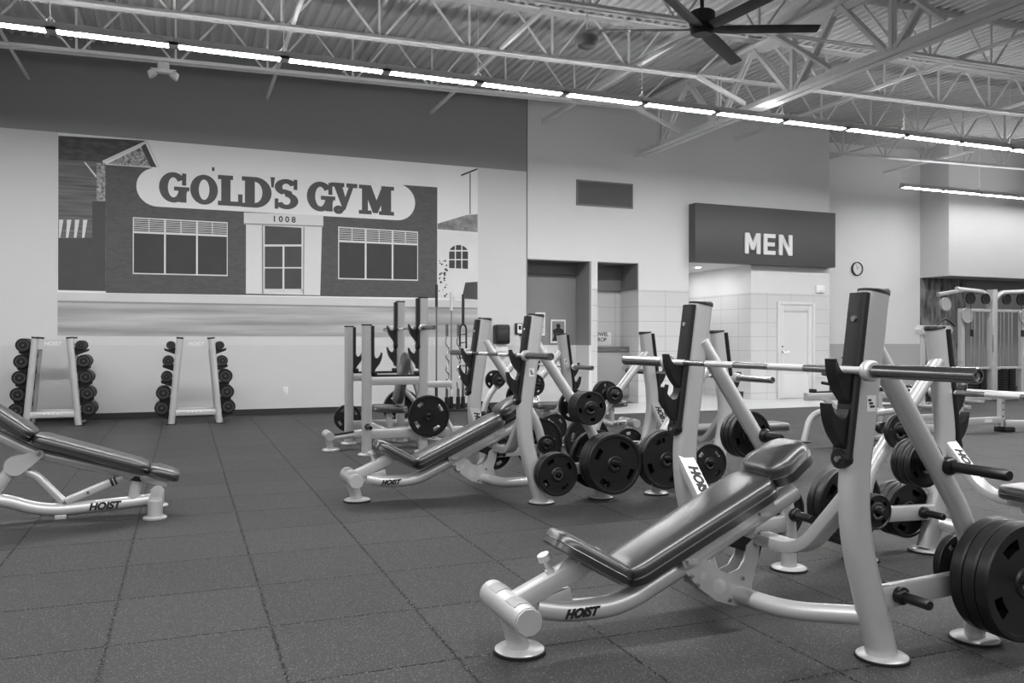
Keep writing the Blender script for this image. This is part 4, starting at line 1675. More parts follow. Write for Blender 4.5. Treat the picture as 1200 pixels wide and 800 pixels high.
# local x: 2.30 - X.   front posts X 1.79 -> .51 ; rear posts X 2.40 -> -.10
HY = 0.50
for s in (1, -1):
    for (x, zt, hz, face) in ((0.51, 1.36, (1.03,), -1), (-0.10, 1.66, (1.335, 1.08), 1)):
        g = B()
        sweep(g, [(x, s * HY, zt), (x, s * HY, 0.015)], rrect(0.08, 0.105, 0.034, 5), (1, 0, 0))
        u = obj('upright', g, 'frame', t)
        g = B()
        sweep(g, [(x, s * HY, zt - 0.003), (x, s * HY, zt + 0.012)], rrect(0.084, 0.109, 0.035, 5), (1, 0, 0))
        obj('end_cap', g, 'black', u)
        g = B()
        hooks(g, zt - 0.004, zt - 0.52 if face > 0 else zt - 0.50, hz, lambda z: 0.06)
        if face < 0:
            bmesh.ops.scale(g, vec=(-1, 1, 1), verts=g.verts)
        bmesh.ops.translate(g, vec=(x, s * HY, 0), verts=g.verts)
        obj('hook_guard', g, 'black', u, 30)
        g = B()
        lathe(g, [(0, 0.0005), (0.094, 0.0005), (0.094, 0.008), (0.085, 0.018), (0, 0.018)], (x, s * HY, 0), n=26)
        obj('foot_plate', g, 'frame', u)
    g = B()
    sweep(g, [(0.48, s * HY, 0.775), (-0.06, s * HY, 0.775)], rrect(0.045, 0.09, 0.01, 2))
    r = obj('safety_rail', g, 'frame', t)
    g = B()
    box(g, -0.06, 0.46, s * HY - 0.024, s * HY + 0.024, 0.82, 0.84, bevel=0.004)
    box(g, -0.06, 0.0, s * HY - 0.026, s * HY + 0.026, 0.82, 0.875, bevel=0.008)
    box(g, 0.40, 0.46, s * HY - 0.026, s * HY + 0.026, 0.82, 0.875, bevel=0.008)
    obj('rail_liner', g, 'black', r)
    g = B()
    sweep(g, [(0.48, s * HY, 0.215), (-0.55, s * HY, 0.215)], rrect(0.05, 0.10, 0.01, 2))
    obj('base_rail', g, 'frame', t)
    g = B()
    sweep(g, [(-0.10, s * HY, 0.73), (-0.42, s * HY, 0.73)], rrect(0.05, 0.07, 0.01, 2))
    obj('rear_arm', g, 'frame', t)
    g = B()
    sweep(g, fillet([(-0.12, s * HY, 0.65), (-0.30, s * HY, 0.45), (-0.52, s * HY, 0.05)], 0.2, 6), circ(0.034, 14), (0, 1, 0))
    obj('rear_brace', g, 'frame', t)
    g = B()
    lathe(g, [(0, 0.0005), (0.085, 0.0005), (0.085, 0.016), (0, 0.016)], (-0.53, s * HY, 0), n=24)
    tube(g, [(-0.52, s * HY, 0.21), (-0.53, s * HY, 0.01)], 0.034, 0, 14)
    obj('rear_foot', g, 'frame', t)
    for (x, z) in ((-0.14, 0.40), (0.51, 0.30)):
        g = B()
        lathe(g, [(0, s * 0.02), (0.03, s * 0.02), (0.032, s * 0.06), (0.022, s * 0.066), (0.0205, s * 0.2), (0, s * 0.2)], (x, s * HY, z), 'Y', 14)
        obj('weight_peg', g, 'peg', t)
g = B()
sweep(g, [(-0.30, -HY, 0.215), (-0.30, HY, 0.215)], rrect(0.05, 0.10, 0.01, 2))
sweep(g, [(0.30, -HY, 0.215), (0.30, HY, 0.215)], rrect(0.05, 0.10, 0.01, 2))
obj('cross_rail', g, 'frame', t)
g = B()
sweep(g, [(-0.35, 0, 0.20), (0.40, 0, 0.17), (0.55, 0, 0.165)], rrect(0.06, 0.09, 0.015, 2))
tube(g, [(0.5, 0, 0.165), (0.80, 0, 0.13)], 0.032, 0, 14)
obj('spine_tube', g, 'frame', t)
g = B()
bar(g, (0.52, 0, 0.20), (0.78, 0, 0.165), 0.05, 0.015)
obj('step_grip', g, 'rubber', t)
g = B()
sweep(g, [(0.83, -0.15, 0.165), (0.83, 0.15, 0.165)], circ(0.047, 20))
tube(g, [(0.83, 0, 0.15), (0.80, 0, 0.01)], 0.038, 0, 16)
ft = obj('front_foot', g, 'frame', t)
g = B()
lathe(g, [(0, 0.0005), (0.098, 0.0005), (0.098, 0.008), (0.088, 0.018), (0, 0.018)], (0.80, 0, 0), n=26)
obj('foot_plate', g, 'frame', ft)
g = B()
sweep(g, [(0.14, 0, 0.20), (0.16, 0, 0.385)], rrect(0.06, 0.06, 0.01, 2))
obj('seat_post', g, 'frame', t)
m = Matrix.Translation((-0.04, 0, 0.385)) @ Matrix.Rotation(math.radians(-4), 4, 'Y')
g = B()
pad(g, 0.40, 0.30, 0.27, 0.075, 0.08, 0.02, 0.006, m)
obj('seat_pad', g, 'vinyl', t)
m = Matrix.Translation((0.115, 0, 0.50)) @ Matrix.Rotation(math.radians(-101), 4, 'Y')
g = B()
pad(g, 0.58, 0.26, 0.24, 0.075, 0.07, 0.02, 0.006, m)
bmesh.ops.translate(g, vec=(-0.02, 0, 0), verts=g.verts)
obj('back_pad', g, 'vinyl', t)
g = B()
tube(g, [(-0.28, 0, 0.22), (-0.20, 0, 0.55), (-0.09, 0, 0.95)], 0.034, 0.2, 14)
bar(g, (-0.16, 0, 0.73), (-0.02, 0, 0.78), 0.05, 0.05)
obj('back_support', g, 'frame', t)
barbell('steel barbell on the top hooks of the shoulder press rack', (2.352, MY + 0.01, 1.336))
for (x, sg, z, k, lab) in ((2.44, -1, 0.40, 45, 'large black weight plate on the near side of the shoulder press rack'),
                           (2.44, 1, 0.40, 45, 'large black weight plate behind the seat of the shoulder press rack'),
                           (1.79, 1, 0.30, 25, 'medium black weight plate behind the front post of the shoulder press rack')):
    plate(k, (x, MY + sg * (HY + 0.09), z - 0.006), lab, 'black weight plates on the pegs', 0.2)


# ================================================================== ADJUSTABLE BENCH AT THE LEFT EDGE (built in room coordinates, then based)
by = 6.28
t = thing('adjustable_bench', 'silver adjustable bench with black pads at the left edge before the dumbbell racks', 'bench')
def Q(x, z, y=0.0):
    return (x, by + y, z)
g = B()
sweep(g, fillet([Q(-0.17, 0.092), Q(-0.42, 0.075), Q(-0.86, 0.055), Q(-1.14, 0.165), Q(-1.42, 0.16)], 0.2, 8), circ(0.043, 20), (0, 0, 1))
bt = obj('base_tube', g, 'frame', t)
for s in (-1, 1):
    text('base_lettering', 'HOIST', 0.066, 'ink', bt, face_dir(Q(-0.50, 0.073, s * 0.0445), (-s, 0, 0.02 * -s), (0, 0, 1)), bold=0.003, shear=0.25)
g = B()
for yy in (-0.03,):
    box(g, -0.80, -0.73, by - 0.03, by + 0.03, 0.0, 0.03, bevel=0.004)
obj('wheel_stop', g, 'frame', t)
g = B()
sweep(g, [Q(-0.175, 0.10, -0.24), Q(-0.175, 0.10, 0.24)], circ(0.047, 22))
ft = obj('rear_foot', g, 'frame', t)
for s in (-1, 1):
    g = B()
    tube(g, [Q(-0.175, 0.12, s * 0.22), Q(-0.178, 0.012, s * 0.22)], 0.048, 0, 20)
    obj('foot_post', g, 'frame', ft)
    g = B()
    lathe(g, [(0, 0.0005), (0.075, 0.0005), (0.076, 0.01), (0.068, 0.016), (0, 0.016)], Q(-0.178, 0, s * 0.22), n=28)
    obj('foot_plate', g, 'frame', ft)
g = B()
sweep(g, [Q(-1.44, 0.14, -0.26), Q(-1.44, 0.14, 0.26)], circ(0.045, 20))
for s in (-1, 1):
    tube(g, [Q(-1.44, 0.14, s * 0.24), Q(-1.44, 0.001, s * 0.24)], 0.045, 0, 18)
obj('front_foot', g, 'frame', t)
# pad spine, upright strut, curved tube, adjusting strut and short post
g = B()
sweep(g, fillet([Q(-1.40, 0.70), Q(-1.10, 0.56), Q(-0.93, 0.452), Q(-0.10, 0.205)], 0.16, 8), circ(0.037, 18), (0, 0, 1))
obj('pad_spine', g, 'frame', t)
g = B()
sweep(g, [Q(-1.19, 0.16), Q(-1.03, 0.375)], rrect(0.08, 0.085, 0.03, 4), (0, 1, 0))
obj('strut_post', g, 'frame', t)
for s in (-1, 1):
    g = B()
    pts = []
    for i in range(13):
        a = math.radians(130 + 180 * i / 12)
        pts.append((-1.025 + 0.065 * math.cos(a), 0.375 + 0.065 * math.sin(a)))
    for i in range(9):
        a = math.radians(-50 + 180 * i / 8 - 10)
        pts.append((-0.885 + 0.028 * math.cos(a), 0.447 + 0.028 * math.sin(a)))
    prism(g, pts, by + s * 0.05 - 0.005, by + s * 0.05 + 0.005)
    pv = obj('pivot_plate', g, 'frame', t)
    g = B()
    lathe(g, [(0, 0), (0.014, 0), (0.011, s * 0.008), (0, s * 0.008)], (-0.89, by + s * 0.055, 0.447), 'Y', 12)
    obj('bolt', g, 'chrome', pv)
g = B()
sweep(g, fillet([Q(-1.07, 0.33), Q(-0.93, 0.325), Q(-0.73, 0.09)], 0.12, 8), circ(0.026, 16), (0, 1, 0))
obj('curved_tube', g, 'frame', t)
g = B()
sweep(g, [Q(-0.735, 0.115), Q(-0.44, 0.235)], rrect(0.05, 0.062, 0.012, 3), (0, 1, 0))
st = obj('adjusting_strut', g, 'frame', t)
g = B()
sweep(g, [Q(-0.50, 0.21), Q(-0.37, 0.262)], rrect(0.04, 0.05, 0.012, 3), (0, 1, 0))
obj('inner_strut', g, 'frame', st)
g = B()
sweep(g, [Q(-0.462, 0.226), Q(-0.447, 0.232)], rrect(0.056, 0.068, 0.012, 3), (0, 1, 0))
sweep(g, [Q(-0.438, 0.236), Q(-0.428, 0.24)], rrect(0.056, 0.068, 0.012, 3), (0, 1, 0))
obj('strut_collar', g, 'black', st)
g = B()
for s in (-1, 1):
    for x, z in ((-0.74, 0.114), (-0.375, 0.26), (-0.60, 0.17)):
        lathe(g, [(0, 0), (0.012, 0), (0.009, s * 0.007), (0, s * 0.007)], (x, by + s * 0.031, z), 'Y', 10)
obj('bolt', g, 'chrome', st)
g = B()
tube(g, [Q(-0.322, 0.10), Q(-0.298, 0.26)], 0.036, 0, 18)
rp = obj('rest_post', g, 'frame', t)
g = B()
tube(g, [Q(-0.302, 0.228), Q(-0.296, 0.262)], 0.041, 0, 18)
obj('rest_cap', g, 'black', rp)
# pads: long back pad, short end pad, tilted seat
ang = math.atan2(0.235, 0.69)
m = Matrix.Translation(Q(-0.935, 0.517)) @ Matrix.Rotation(ang, 4, 'Y')
g = B()
pad(g, 0.735, 0.29, 0.27, 0.075, 0.07, 0.024, 0.008, m)
obj('back_pad', g, 'vinyl', t)
m = Matrix.Translation(Q(-0.235, 0.278)) @ Matrix.Rotation(ang, 4, 'Y')
g = B()
pad(g, 0.21, 0.27, 0.22, 0.068, 0.06, 0.028, 0.008, m)
obj('head_pad', g, 'vinyl', t)
m = Matrix.Translation(Q(-0.945, 0.525)) @ Matrix.Rotation(PI, 4, 'Z') @ Matrix.Rotation(math.radians(-37), 4, 'Y')
g = B()
pad(g, 0.42, 0.28, 0.24, 0.085, 0.07, 0.026, 0.008, m)
obj('seat_pad', g, 'vinyl', t)
rebase(t, (-0.75, by, 0))

# ================================================================== DUMBBELL RACKS
def dumbbell_mesh(t_or_parent, R):
    o = t_or_parent
    g = B()
    tube(g, [(0, -0.10, 0), (0, -0.05, 0), (0, 0.05, 0), (0, 0.10, 0)], 0.016, 0, 12)
    obj('handle', g, 'chrome', o)
    ln = 0.06 + R * 0.7
    for s in (-1, 1):
        g = B()
        y0 = s * 0.075
        lathe(g, [(0.0, y0), (R * 0.8, y0), (R, y0 + s * 0.014), (R, y0 + s * (ln - 0.012)), (R * 0.93, y0 + s * ln), (R * 0.82, y0 + s * ln), (R * 0.78, y0 + s * (ln - 0.005)),
                  (R * 0.36, y0 + s * (ln - 0.005)), (R * 0.30, y0 + s * ln), (R * 0.14, y0 + s * ln), (R * 0.12, y0 + s * (ln - 0.006)), (0, y0 + s * (ln - 0.006))], axis='Y', n=24)
        h = obj('dumbbell_head', g, 'plate', o)
        g = B()
        lathe(g, [(R * 0.62, y0 + s * (ln - 0.0045)), (R * 0.68, y0 + s * (ln - 0.0045)), (R * 0.68, y0 + s * (ln - 0.003)), (R * 0.62, y0 + s * (ln - 0.003))], axis='Y', n=24)
        lathe(g, [(0, y0 + s * (ln - 0.002)), (R * 0.11, y0 + s * (ln - 0.002)), (R * 0.11, y0 + s * (ln + 0.001)), (0, y0 + s * (ln + 0.001))], axis='Y', n=16)
        obj('face_ring', g, 'grille', h)


db_proto = {}
def dumbbell(R, loc, label):
    if R not in db_proto:
        o = thing('dumbbell', label, 'dumbbell', loc, 0, 'black dumbbells on the racks')
        dumbbell_mesh(o, R)
        db_proto[R] = o
        return o
    return copy_thing(db_proto[R], label, loc, 0)


def db_rack(x, y, label, sizes):
    t = thing('dumbbell_rack', label, 'dumbbell rack', (x, y, 0), 0, 'dumbbell racks at the wall')
    D = 0.46
    for s in (-1, 1):
        for yy in (0, D):
            g = B()
            sweep(g, [(s * 0.212, yy, 1.225), (s * 0.322, yy, 0.012)], circ(0.046, 18), (0, 1, 0))
            po = obj('post', g, 'frame', t)
            g = B()
            sweep(g, [(s * 0.2125, yy, 1.222), (s * 0.2105, yy, 1.245)], circ(0.048, 18), (0, 1, 0))
            obj('end_cap', g, 'black', po)
            g = B()
            lathe(g, [(0, 0.0005), (0.07, 0.0005), (0.07, 0.012), (0, 0.012)], (s * 0.325, yy, 0), n=20)
            obj('foot_plate', g, 'black', po)
        for k in range(5):
            z = LV[k] - sizes[0 if s < 0 else 1][k] + 0.017
            px = s * (0.212 + 0.11 * (1.225 - z) / 1.21)
            g = B()
            for yy in (0.10, D - 0.10):
                prism(g, [(px - s * 0.0, z - 0.10), (px + s * 0.05, z - 0.09), (px + s * 0.19, z - 0.035), (px + s * 0.20, z + 0.0), (px + s * 0.15, z - 0.017), (px + s * 0.09, z - 0.017), (px + s * 0.055, z + 0.01), (px, z + 0.02)], yy - 0.012, yy + 0.012)
            bar(g, (px + s * 0.025, 0.0, z - 0.06), (px + s * 0.025, D, z - 0.06), 0.03, 0.05)
            obj('saddle', g, 'black', t)
    for yy in (D, 0):
        g = B()
        prism(g, [(-0.205, 1.205), (0.205, 1.205), (0.222, 1.075), (-0.222, 1.075)], yy - 0.008, yy + 0.008)
        tp = obj('top_plate', g, 'frame', t)
    text('plate_lettering', 'HOIST', 0.075, 'paper', tp, face_dir((0, -0.0095, 1.15), (1, 0, 0), (0, 0, 1)), bold=0.002, shear=0.2)
    for yy in (D, 0):
        g = B()
        sweep(g, [(-0.30, yy, 0.165), (0.30, yy, 0.165)], rrect(0.05, 0.085, 0.01, 2))
        cr = obj('cross_bar', g, 'frame', t)
    g = B()
    for k in range(4):
        box(g, -0.11 + 0.055 * k, -0.085 + 0.055 * k, -0.028, -0.024, 0.17, 0.185)
    obj('weight_label', g, 'paper', cr)
    for s in (-1, 1):
        g = B()
        sweep(g, [(s * 0.222, 0, 1.12), (s * 0.222, D, 1.12)], rrect(0.03, 0.05, 0.008, 2))
        sweep(g, [(s * 0.306, 0, 0.165), (s * 0.306, D, 0.165)], rrect(0.04, 0.06, 0.008, 2))
        obj('side_bar', g, 'frame', t)
    return t


LV = (1.13, 0.905, 0.68, 0.45, 0.235)
lev = ['top level', 'second level', 'middle level', 'fourth level', 'bottom level']
for nm, x, y, sizes in (('wider apart rack at the far left', -1.69, 13.0, ((0.096, 0.098, 0.098, 0.098, 0.098), (0.068, 0.092, 0.096, 0.096, 0.096))),
                        ('rack below the mural sign', 0.162, 12.72, ((0.06, 0.076, 0.076, 0.1, 0.1), (0.06, 0.076, 0.1, 0.1, 0.1)))):
    db_rack(x, y, 'silver A-shaped dumbbell rack at the far left edge of the mural' if x < 0 else 'silver A-shaped dumbbell rack against the wall under the mural, right of the other', sizes)
    for si, s in enumerate((-1, 1)):
        for k in range(5):
            R = sizes[si][k]
            z = LV[k]
            px = x + s * (0.212 + 0.11 * (1.225 - z) / 1.21 + 0.062 + R * 0.85)
            dumbbell(R, (px, y + 0.23, z), 'black round dumbbell, %s, %s side of the %s' % (lev[k], 'left' if s < 0 else 'right', nm.replace('wider apart ', '')))

# ================================================================== VERTICAL BAR HOLDER BY THE MURAL CORNER
hx, hy = 4.27, 13.55
t = thing('bar_holder', 'black upright bar holder standing on the floor by the mural corner', 'bar rack', (hx, hy, 0))
g = B()
box(g, -0.36, 0.36, -0.17, 0.17, 0.0, 0.035, bevel=0.008)
obj('base', g, 'black', t)
for i, (xx, yy) in enumerate(((-0.25, 0.05), (-0.10, -0.07), (0.02, 0.07), (0.10, -0.08), (0.22, 0.02))):
    g = B()
    lathe(g, [(0.029, 0.03), (0.036, 0.03), (0.036, 0.24), (0.029, 0.24)], (xx, yy, 0), n=16)
    obj('socket', g, 'black', t)


def upright_bar(name, label, x, y, build):
    o = thing(name, label, 'barbell', (hx + x, hy + y, 0.04), 0, 'bars standing in the holder')
    build(o)
    return o


def straight(o):
    g = B()
    tube(g, [(0, 0, 0.40), (0, 0, 1.2), (0, 0, 1.76)], 0.0145, 0, 12)
    obj('shaft', g, 'sleeve', o)
    for z0, z1 in ((0.0, 0.42), (1.74, 2.12)):
        g = B()
        lathe(g, [(0, z0), (0.025, z0), (0.025, z1), (0, z1)], n=18)
        obj('sleeve', g, 'fanhub', o)
def ezbar(o):
    g = B()
    pts = [(0, 0, 0.32)]
    for k in range(7):
        pts.append(((0.05 if k % 2 else -0.03), 0, 0.46 + 0.11 * k))
    pts.append((0, 0, 1.26))
    tube(g, pts, 0.013, 0.04, 10)
    obj('shaft', g, 'chrome', o)
    for z0, z1 in ((0.0, 0.34), (1.24, 1.44)):
        g = B()
        lathe(g, [(0, z0), (0.025, z0), (0.025, z1), (0, z1)], n=18)
        obj('sleeve', g, 'sleeve', o)
def short(o):
    g = B()
    tube(g, [(0, 0, 0.3), (0, 0, 0.9), (0, 0, 1.7)], 0.013, 0, 12)
    obj('shaft', g, 'chrome', o)
    for z0, z1 in ((0.0, 0.32), (1.68, 2.0)):
        g = B()
        lathe(g, [(0, z0), (0.025, z0), (0.025, z1), (0, z1)], n=18)
        obj('sleeve', g, 'bright', o)
def swiss(o):
    g = B()
    w = 0.058
    path = fillet([(-w, 0, 0.62), (-w, 0, 1.36), (-w * 0.6, 0, 1.44), (w * 0.6, 0, 1.44), (w, 0, 1.36), (w, 0, 0.62), (w * 0.6, 0, 0.54), (-w * 0.6, 0, 0.54), (-w, 0, 0.62)], 0.06, 5)
    sweep(g, path, circ(0.017, 12), (0, 1, 0), caps=False)
    obj('grip_frame', g, 'fan', o)
    g = B()
    for z in (0.72, 0.86, 0.99, 1.12, 1.26):
        tube(g, [(-w, 0, z), (w, 0, z + 0.02)], 0.012, 0, 10)
    obj('cross_grip', g, 'sleeve', o)
    for z0, z1 in ((0.0, 0.55), (1.43, 1.96)):
        g = B()
        lathe(g, [(0, z0), (0.025, z0), (0.025, z1), (0, z1)], n=18)
        obj('sleeve', g, 'fanhub' if z0 > 1 else 'sleeve', o)
upright_bar('straight_barbell', 'tall dark straight bar standing in the holder, leftmost', -0.25, 0.05, straight)
upright_bar('curl_barbell', 'wavy chrome curl bar standing in the holder beside the tall dark bar', -0.10, -0.07, ezbar)
upright_bar('short_barbell', 'pale straight bar standing at the back of the holder', 0.02, 0.07, short)
upright_bar('curl_barbell', 'wavy chrome curl bar standing in the holder beside the black frame bar', 0.10, -0.08, ezbar)
upright_bar('multi_grip_barbell', 'black multi grip bar with ladder shaped frame standing rightmost in the holder', 0.22, 0.02, swiss)

# ================================================================== RIGHT BACKGROUND: BACK EXTENSION MACHINE
t = thing('seated_leg_machine', 'silver exercise machine with black pads and curved front legs before the locker door', 'exercise machine', (6.85, 7.5, 0))
for s in (-1, 1):
    g = B()
    sweep(g, fillet([(0.0, s * 0.33, 0.01), (0.10, s * 0.33, 0.35), (0.45, s * 0.25, 0.375), (1.0, s * 0.1, 0.38)], 0.22, 8), circ(0.036, 16), (0, 1, 0))
    lg = obj('curved_leg', g, 'frame', t)
    g = B()
    lathe(g, [(0, 0.0005), (0.085, 0.0005), (0.085, 0.014), (0, 0.014)], (0.0, s * 0.33, 0), n=22)
    obj('foot_plate', g, 'black', lg)
g = B()
sweep(g, [(-0.13, 0.15, 0.555), (1.25, 0.15, 0.555)], rrect(0.07, 0.09, 0.01, 2))
bm_ = obj('main_beam', g, 'frame', t)
g = B()
box(g, -0.05, 0.45, 0.12, 0.18, 0.60, 0.615, bevel=0.004)
box(g, -0.05, 0.0, 0.11, 0.19, 0.60, 0.645, bevel=0.006)
box(g, 0.40, 0.48, 0.10, 0.20, 0.60, 0.65, bevel=0.008)
obj('slide_rail', g, 'black', bm_)
g = B()
bar(g, (0.10, 0.10, 0.53), (0.36, 0.10, 0.36), 0.05, 0.05, (0, 1, 0))
bar(g, (0.62, 0.10, 0.53), (0.48, 0.10, 0.36), 0.04, 0.04, (0, 1, 0))
obj('brace', g, 'frame', t)
for yy in (0.06, 0.20):
    g = B()
    tube(g, [(0.36, yy, 0.60), (0.56, yy, 0.90)], 0.016, 0, 10)
    obj('guide_rod', g, 'chrome', t)
m = Matrix.Translation((0.19, 0.13, 0.80)) @ Matrix.Rotation(math.radians(9), 4, 'Y')
g = B()
pad(g, 0.66, 0.36, 0.32, 0.075, 0.09, 0.022, 0.008, m)
obj('chest_pad', g, 'vinyl', t)
g = B()
tube(g, [(0.02, 0.05, 0.72), (0.22, 0.05, 0.69), (0.30, 0.05, 0.69)], 0.018, 0, 12)
obj('handle', g, 'black', t)
g = B()
tube(g, [(0.55, -0.14, 0.68), (0.55, 0.34, 0.68)], 0.07, 0, 20)
obj('leg_roller', g, 'vinyl', t)
g = B()
sweep(g, [(0.95, 0.13, 0.02), (0.95, 0.13, 0.86), (1.0, 0.13, 1.16)], rrect(0.07, 0.09, 0.02, 3), (0, 1, 0))
obj('rear_post', g, 'frame', t)
g = B()
tube(g, [(0.72, 0.13, 1.13), (0.98, 0.13, 1.13)], 0.02, 0, 12)
box(g, 0.50, 0.86, 0.0, 0.26, 1.00, 1.012)
obj('arm_rest', g, 'black', t)
g = B()
sweep(g, [(0.95, -0.32, 0.04), (0.95, 0.5, 0.04)], rrect(0.08, 0.06, 0.015, 2))
obj('rear_foot', g, 'frame', t)

# low frame at the right edge
t = thing('low_sled_frame', 'low silver machine frame with a long round rail at the right edge', 'exercise machine', (10.2, 7.87, 0))
g = B()
tube(g, [(0, 0.88, 0.50), (0, 0.2, 0.50), (0, -1.6, 0.50)], 0.04, 0, 16)
obj('round_rail', g, 'frame', t)
for yy in (0.0, 0.62):
    g = B()
    sweep(g, [(0, yy, 0.06), (0, yy, 0.48)], rrect(0.07, 0.07, 0.008, 2), (1, 0, 0))
    ps = obj('post', g, 'frame', t)
    g = B()
    for z in (0.2, 0.29, 0.38, 0.45):
        lathe(g, [(0, -0.0355), (0.013, -0.0355), (0.013, -0.037), (0, -0.037)], (0, yy, z), 'Y', 12)
    obj('adjusting_hole', g, 'ink', ps)
    g = B()
    sweep(g, [(-0.03, yy, 0.15), (-1.0, yy, 0.15)], rrect(0.06, 0.085, 0.008, 2))
    be = obj('beam', g, 'frame', t)
    if yy == 0.0:
        g = B()
        box(g, -0.34, -0.2, -0.0315, -0.03, 0.13, 0.17)
        obj('label_plate', g, 'paper', be)
g = B()
box(g, -0.06, 0.12, -0.12, 0.06, 0.0, 0.065, bevel=0.01)
obj('rubber_foot', g, 'rubber', t)
g = B()
sweep(g, [(0.03, -0.03, 0.10), (0.9, -0.5, 0.10)], rrect(0.09, 0.10, 0.01, 2))
obj('angled_beam', g, 'frame', t)
g = B()
box(g, -0.09, 0.1, 0.8, 1.2, 0.0, 0.10)
sweep(g, [(-1.0, -0.08, 0.05), (-1.0, 0.75, 0.05)], rrect(0.08, 0.1, 0.01, 2))
obj('rear_foot', g, 'frame', t)

# cable station by the accent tile
t = thing('cable_station', 'tall multi stack cable station with pulleys before the grey panel at the right edge', 'cable machine', (15.3, 12.0, 0))
g = B()
sweep(g, [(0, 0, 0.03), (0, 0, 2.26)], rrect(0.17, 0.14, 0.03, 3), (1, 0, 0))
mp_ = obj('centre_column', g, 'frame_m', t)
g = B()
box(g, -0.07, 0.07, -0.078, -0.068, 0.98, 1.34, bevel=0.003)
obj('instruction_plate', g, 'ink', mp_)
for s in (-1, 1):
    g = B()
    sweep(g, fillet([(0, 0, 1.98), (s * 0.22, 0, 2.20), (s * 1.05, -0.05, 2.24)], 0.16, 6), circ(0.05, 14), (0, 1, 0))
    obj('top_boom', g, 'frame_m', t)
    g = B()
    sweep(g, [(s * 0.08, 0, 1.83), (s * 0.86, 0, 1.83)], rrect(0.06, 0.06, 0.01, 2))
    sweep(g, [(s * 0.08, 0, 0.66), (s * 0.86, 0, 0.66)], rrect(0.06, 0.06, 0.01, 2))
    obj('cross_bar', g, 'frame_m', t)
    for xx in (0.25, 0.35, 0.48, 0.58):
        g = B()
        tube(g, [(s * xx, 0, 0.08), (s * xx, 0, 1.83)], 0.014, 0, 10)
        obj('guide_rod', g, 'chrome', t)
    for xx in (0.30, 0.53):
        g = B()
        for k in range(11):
            box(g, s * xx - 0.085, s * xx + 0.085, -0.06, 0.06, 0.10 + 0.05 * k, 0.146 + 0.05 * k, bevel=0.003)
        obj('weight_stack', g, 'black', t)
    g = B()
    sweep(g, [(s * 0.86, 0, 0.03), (s * 0.86, 0, 1.86)], rrect(0.12, 0.10, 0.03, 3), (1, 0, 0))
    oc = obj('outer_column', g, 'frame_m', t)
    g = B()
    for k in range(16):
        lathe(g, [(0, -0.051), (0.012, -0.051), (0.012, -0.053), (0, -0.053)], (s * 0.86, 0, 0.4 + 0.085 * k), 'Y', 10)
    obj('column_hole', g, 'ink', oc)
    for (xx, zz, r) in ((0.72, 2.06, 0.12), (0.30, 2.06, 0.11), (0.82, 1.72, 0.15)):
        g = B()
        lathe(g, [(0, -0.02), (r * 0.25, -0.022), (r * 0.8, -0.012), (r, -0.02), (r, 0.02), (r * 0.8, 0.012), (r * 0.25, 0.022), (0, 0.02)], (s * xx, -0.09, zz), 'Y', 22)
        obj('pulley', g, 'black' if r < 0.15 else 'frame_d', t)
    g = B()
    tube(g, [(s * 0.72, -0.10, 1.94), (s * 0.72, -0.10, 1.42), (s * 0.70, -0.12, 1.30)], 0.006, 0, 8)
    bar(g, (s * 0.72, -0.12, 1.44), (s * 0.72, -0.12, 1.30), 0.05, 0.03)
    obj('cable_grip', g, 'black', t)
    g = B()
    box(g, s * 0.86 - 0.09, s * 0.86 + 0.09, -0.45, 0.45, 0, 0.05, bevel=0.01)
    obj('base_foot', g, 'frame_m', t)
g = B()
sweep(g, [(-0.9, 0, 0.05), (0.9, 0, 0.05)], rrect(0.1, 0.09, 0.015, 2))
obj('base_beam', g, 'frame_m', t)
g = B()
sweep(g, [(-0.9, -0.05, 2.22), (-1.55, -0.05, 2.12)], rrect(0.07, 0.08, 0.02, 3))
lathe(g, [(0, -0.03), (0.13, -0.03), (0.14, 0.0), (0.13, 0.03), (0, 0.03)], (-1.36, -0.05, 1.93), 'Y', 20)
obj('lat_arm', g, 'frame_d', t)
g = B()
tube(g, [(-1.36, -0.05, 1.82), (-1.36, -0.05, 1.66)], 0.006, 0, 8)
tube(g, [(-1.62, -0.05, 1.50), (-1.48, -0.05, 1.60), (-1.36, -0.05, 1.65), (-1.24, -0.05, 1.60), (-1.10, -0.05, 1.50)], 0.016, 0.06, 10)
obj('lat_bar', g, 'peg', t)

# smaller selector machine left of the cable station, behind the nearest flat bench post
t = thing('selector_machine', 'small silver weight stack machine in front of the streaked tile wall', 'exercise machine', (12.9, 11.3, 0))
for s in (-1, 1):
    g = B()
    sweep(g, [(s * 0.28, 0, 0.03), (s * 0.28, 0, 1.35)], rrect(0.07, 0.07, 0.012, 2), (1, 0, 0))
    obj('column', g, 'frame', t)
    g = B()
    tube(g, [(s * 0.10, 0, 0.1), (s * 0.10, 0, 1.33)], 0.014, 0, 10)
    obj('guide_rod', g, 'chrome', t)
g = B()
prism(g, [(-0.36, 1.33), (0.36, 1.33), (0.40, 1.42), (0.33, 1.50), (-0.33, 1.50), (-0.40, 1.42)], -0.07, 0.07)
obj('top_cover', g, 'frame', t)
g = B()
for k in range(12):
    box(g, -0.17, 0.17, -0.06, 0.06, 0.10 + 0.045 * k, 0.142 + 0.045 * k, bevel=0.003)
obj('weight_stack', g, 'black', t)
g = B()
box(g, -0.36, 0.36, -0.3, 0.3, 0, 0.05, bevel=0.012)
obj('base', g, 'frame', t)
m = Matrix.Translation((-0.2, -0.55, 0.50))
g = B()
pad(g, 0.42, 0.36, 0.36, 0.08, 0.08, 0.022, 0.008, m)
obj('seat_pad', g, 'vinyl', t)
g = B()
tube(g, [(0, -0.52, 0.03), (0, -0.52, 0.5)], 0.04, 0, 14)
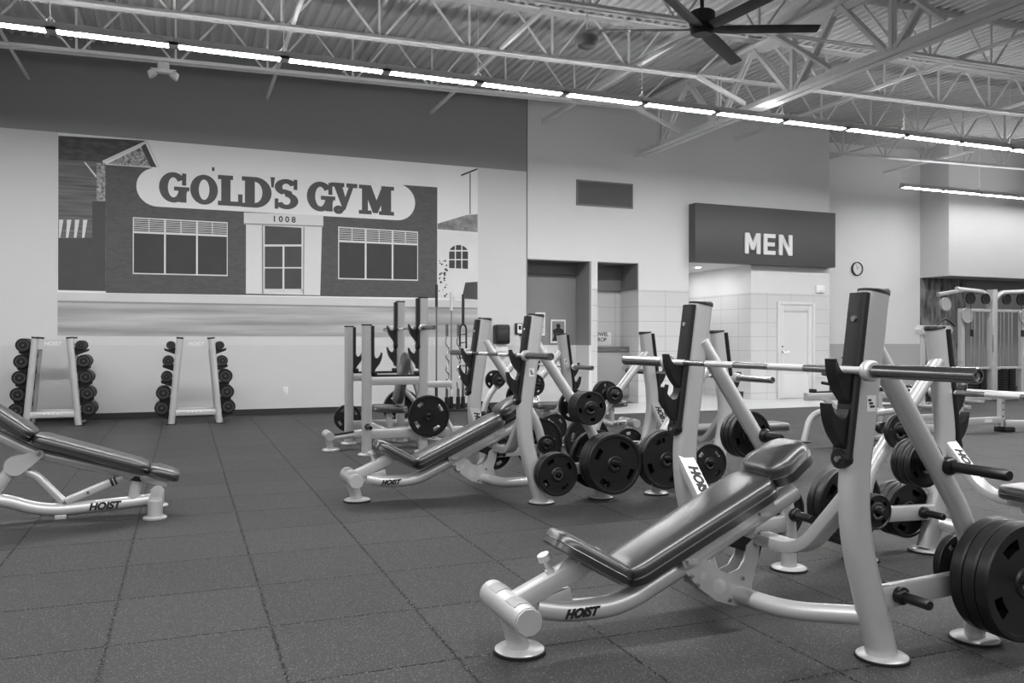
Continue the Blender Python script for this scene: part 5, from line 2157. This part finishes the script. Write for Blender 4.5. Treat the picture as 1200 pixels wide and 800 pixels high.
sweep(g, [(0, -0.75, 0.04), (0, -0.2, 0.04)], rrect(0.08, 0.06, 0.01, 2))
obj('seat_post', g, 'frame', t)

# ================================================================== LIGHT AND CAMERA
def area(name, loc, sx, sy, power, rot=(0, 0, 0)):
    l = bpy.data.lights.new(name, 'AREA')
    l.shape = 'RECTANGLE'
    l.size, l.size_y = sx, sy
    l.energy = power
    o = bpy.data.objects.new(name, l)
    o.location = loc
    o.rotation_euler = rot
    COL.objects.link(o)
    return o

area('passage_downlight_lamp', (10.1, 14.75, 2.74), 0.12, 0.12, 7)
area('passage_downlight_lamp', (10.1, 15.7, 2.74), 0.12, 0.12, 7)
# unseen LED rows added for light over and behind the camera; visible rows lengthened
area('unseen_led_row_lamp', (6.5, 2.6, 4.5), 27, 0.12, 800)
area('unseen_led_row_lamp', (-5.0, 10.1, 4.52), 4.8, 0.11, 155)
area('unseen_led_row_lamp', (17.6, 10.1, 4.52), 6.0, 0.11, 193)
area('unseen_led_row_lamp', (22.3, 14.0, 4.66), 4.8, 0.11, 57)
area('unseen_led_row_lamp', (6.5, -3.0, 4.5), 27, 0.12, 800)

w = bpy.data.worlds.new('gym_surround')
SC.world = w
w.use_nodes = True
bg = w.node_tree.nodes['Background']
bg.inputs['Color'].default_value = (1, 1, 1, 1)
bg.inputs['Strength'].default_value = 0.2

cam = bpy.data.cameras.new('camera')
cam.sensor_width = 36
cam.sensor_fit = 'HORIZONTAL'
cam.lens = FPX / 1200 * 36
cam.shift_y = -0.0006
cam.clip_end = 200
co = bpy.data.objects.new('camera', cam)
co.matrix_world = Matrix.Translation((0, 0, H)) @ Matrix.Rotation(-YAW, 4, 'Z') @ Matrix.Rotation(PI / 2, 4, 'X') @ Matrix.Rotation(0.00157, 4, 'Z')
COL.objects.link(co)
SC.camera = co

SC.view_settings.view_transform = 'Standard'
SC.view_settings.look = 'None'
SC.view_settings.gamma = 1
SC.view_settings.use_curve_mapping = False
SC.view_settings.exposure = 0.33
SC.cycles.use_denoising = True
SC.cycles.max_bounces = 8
SC.cycles.diffuse_bounces = 4
SC.cycles.sample_clamp_indirect = 6.0
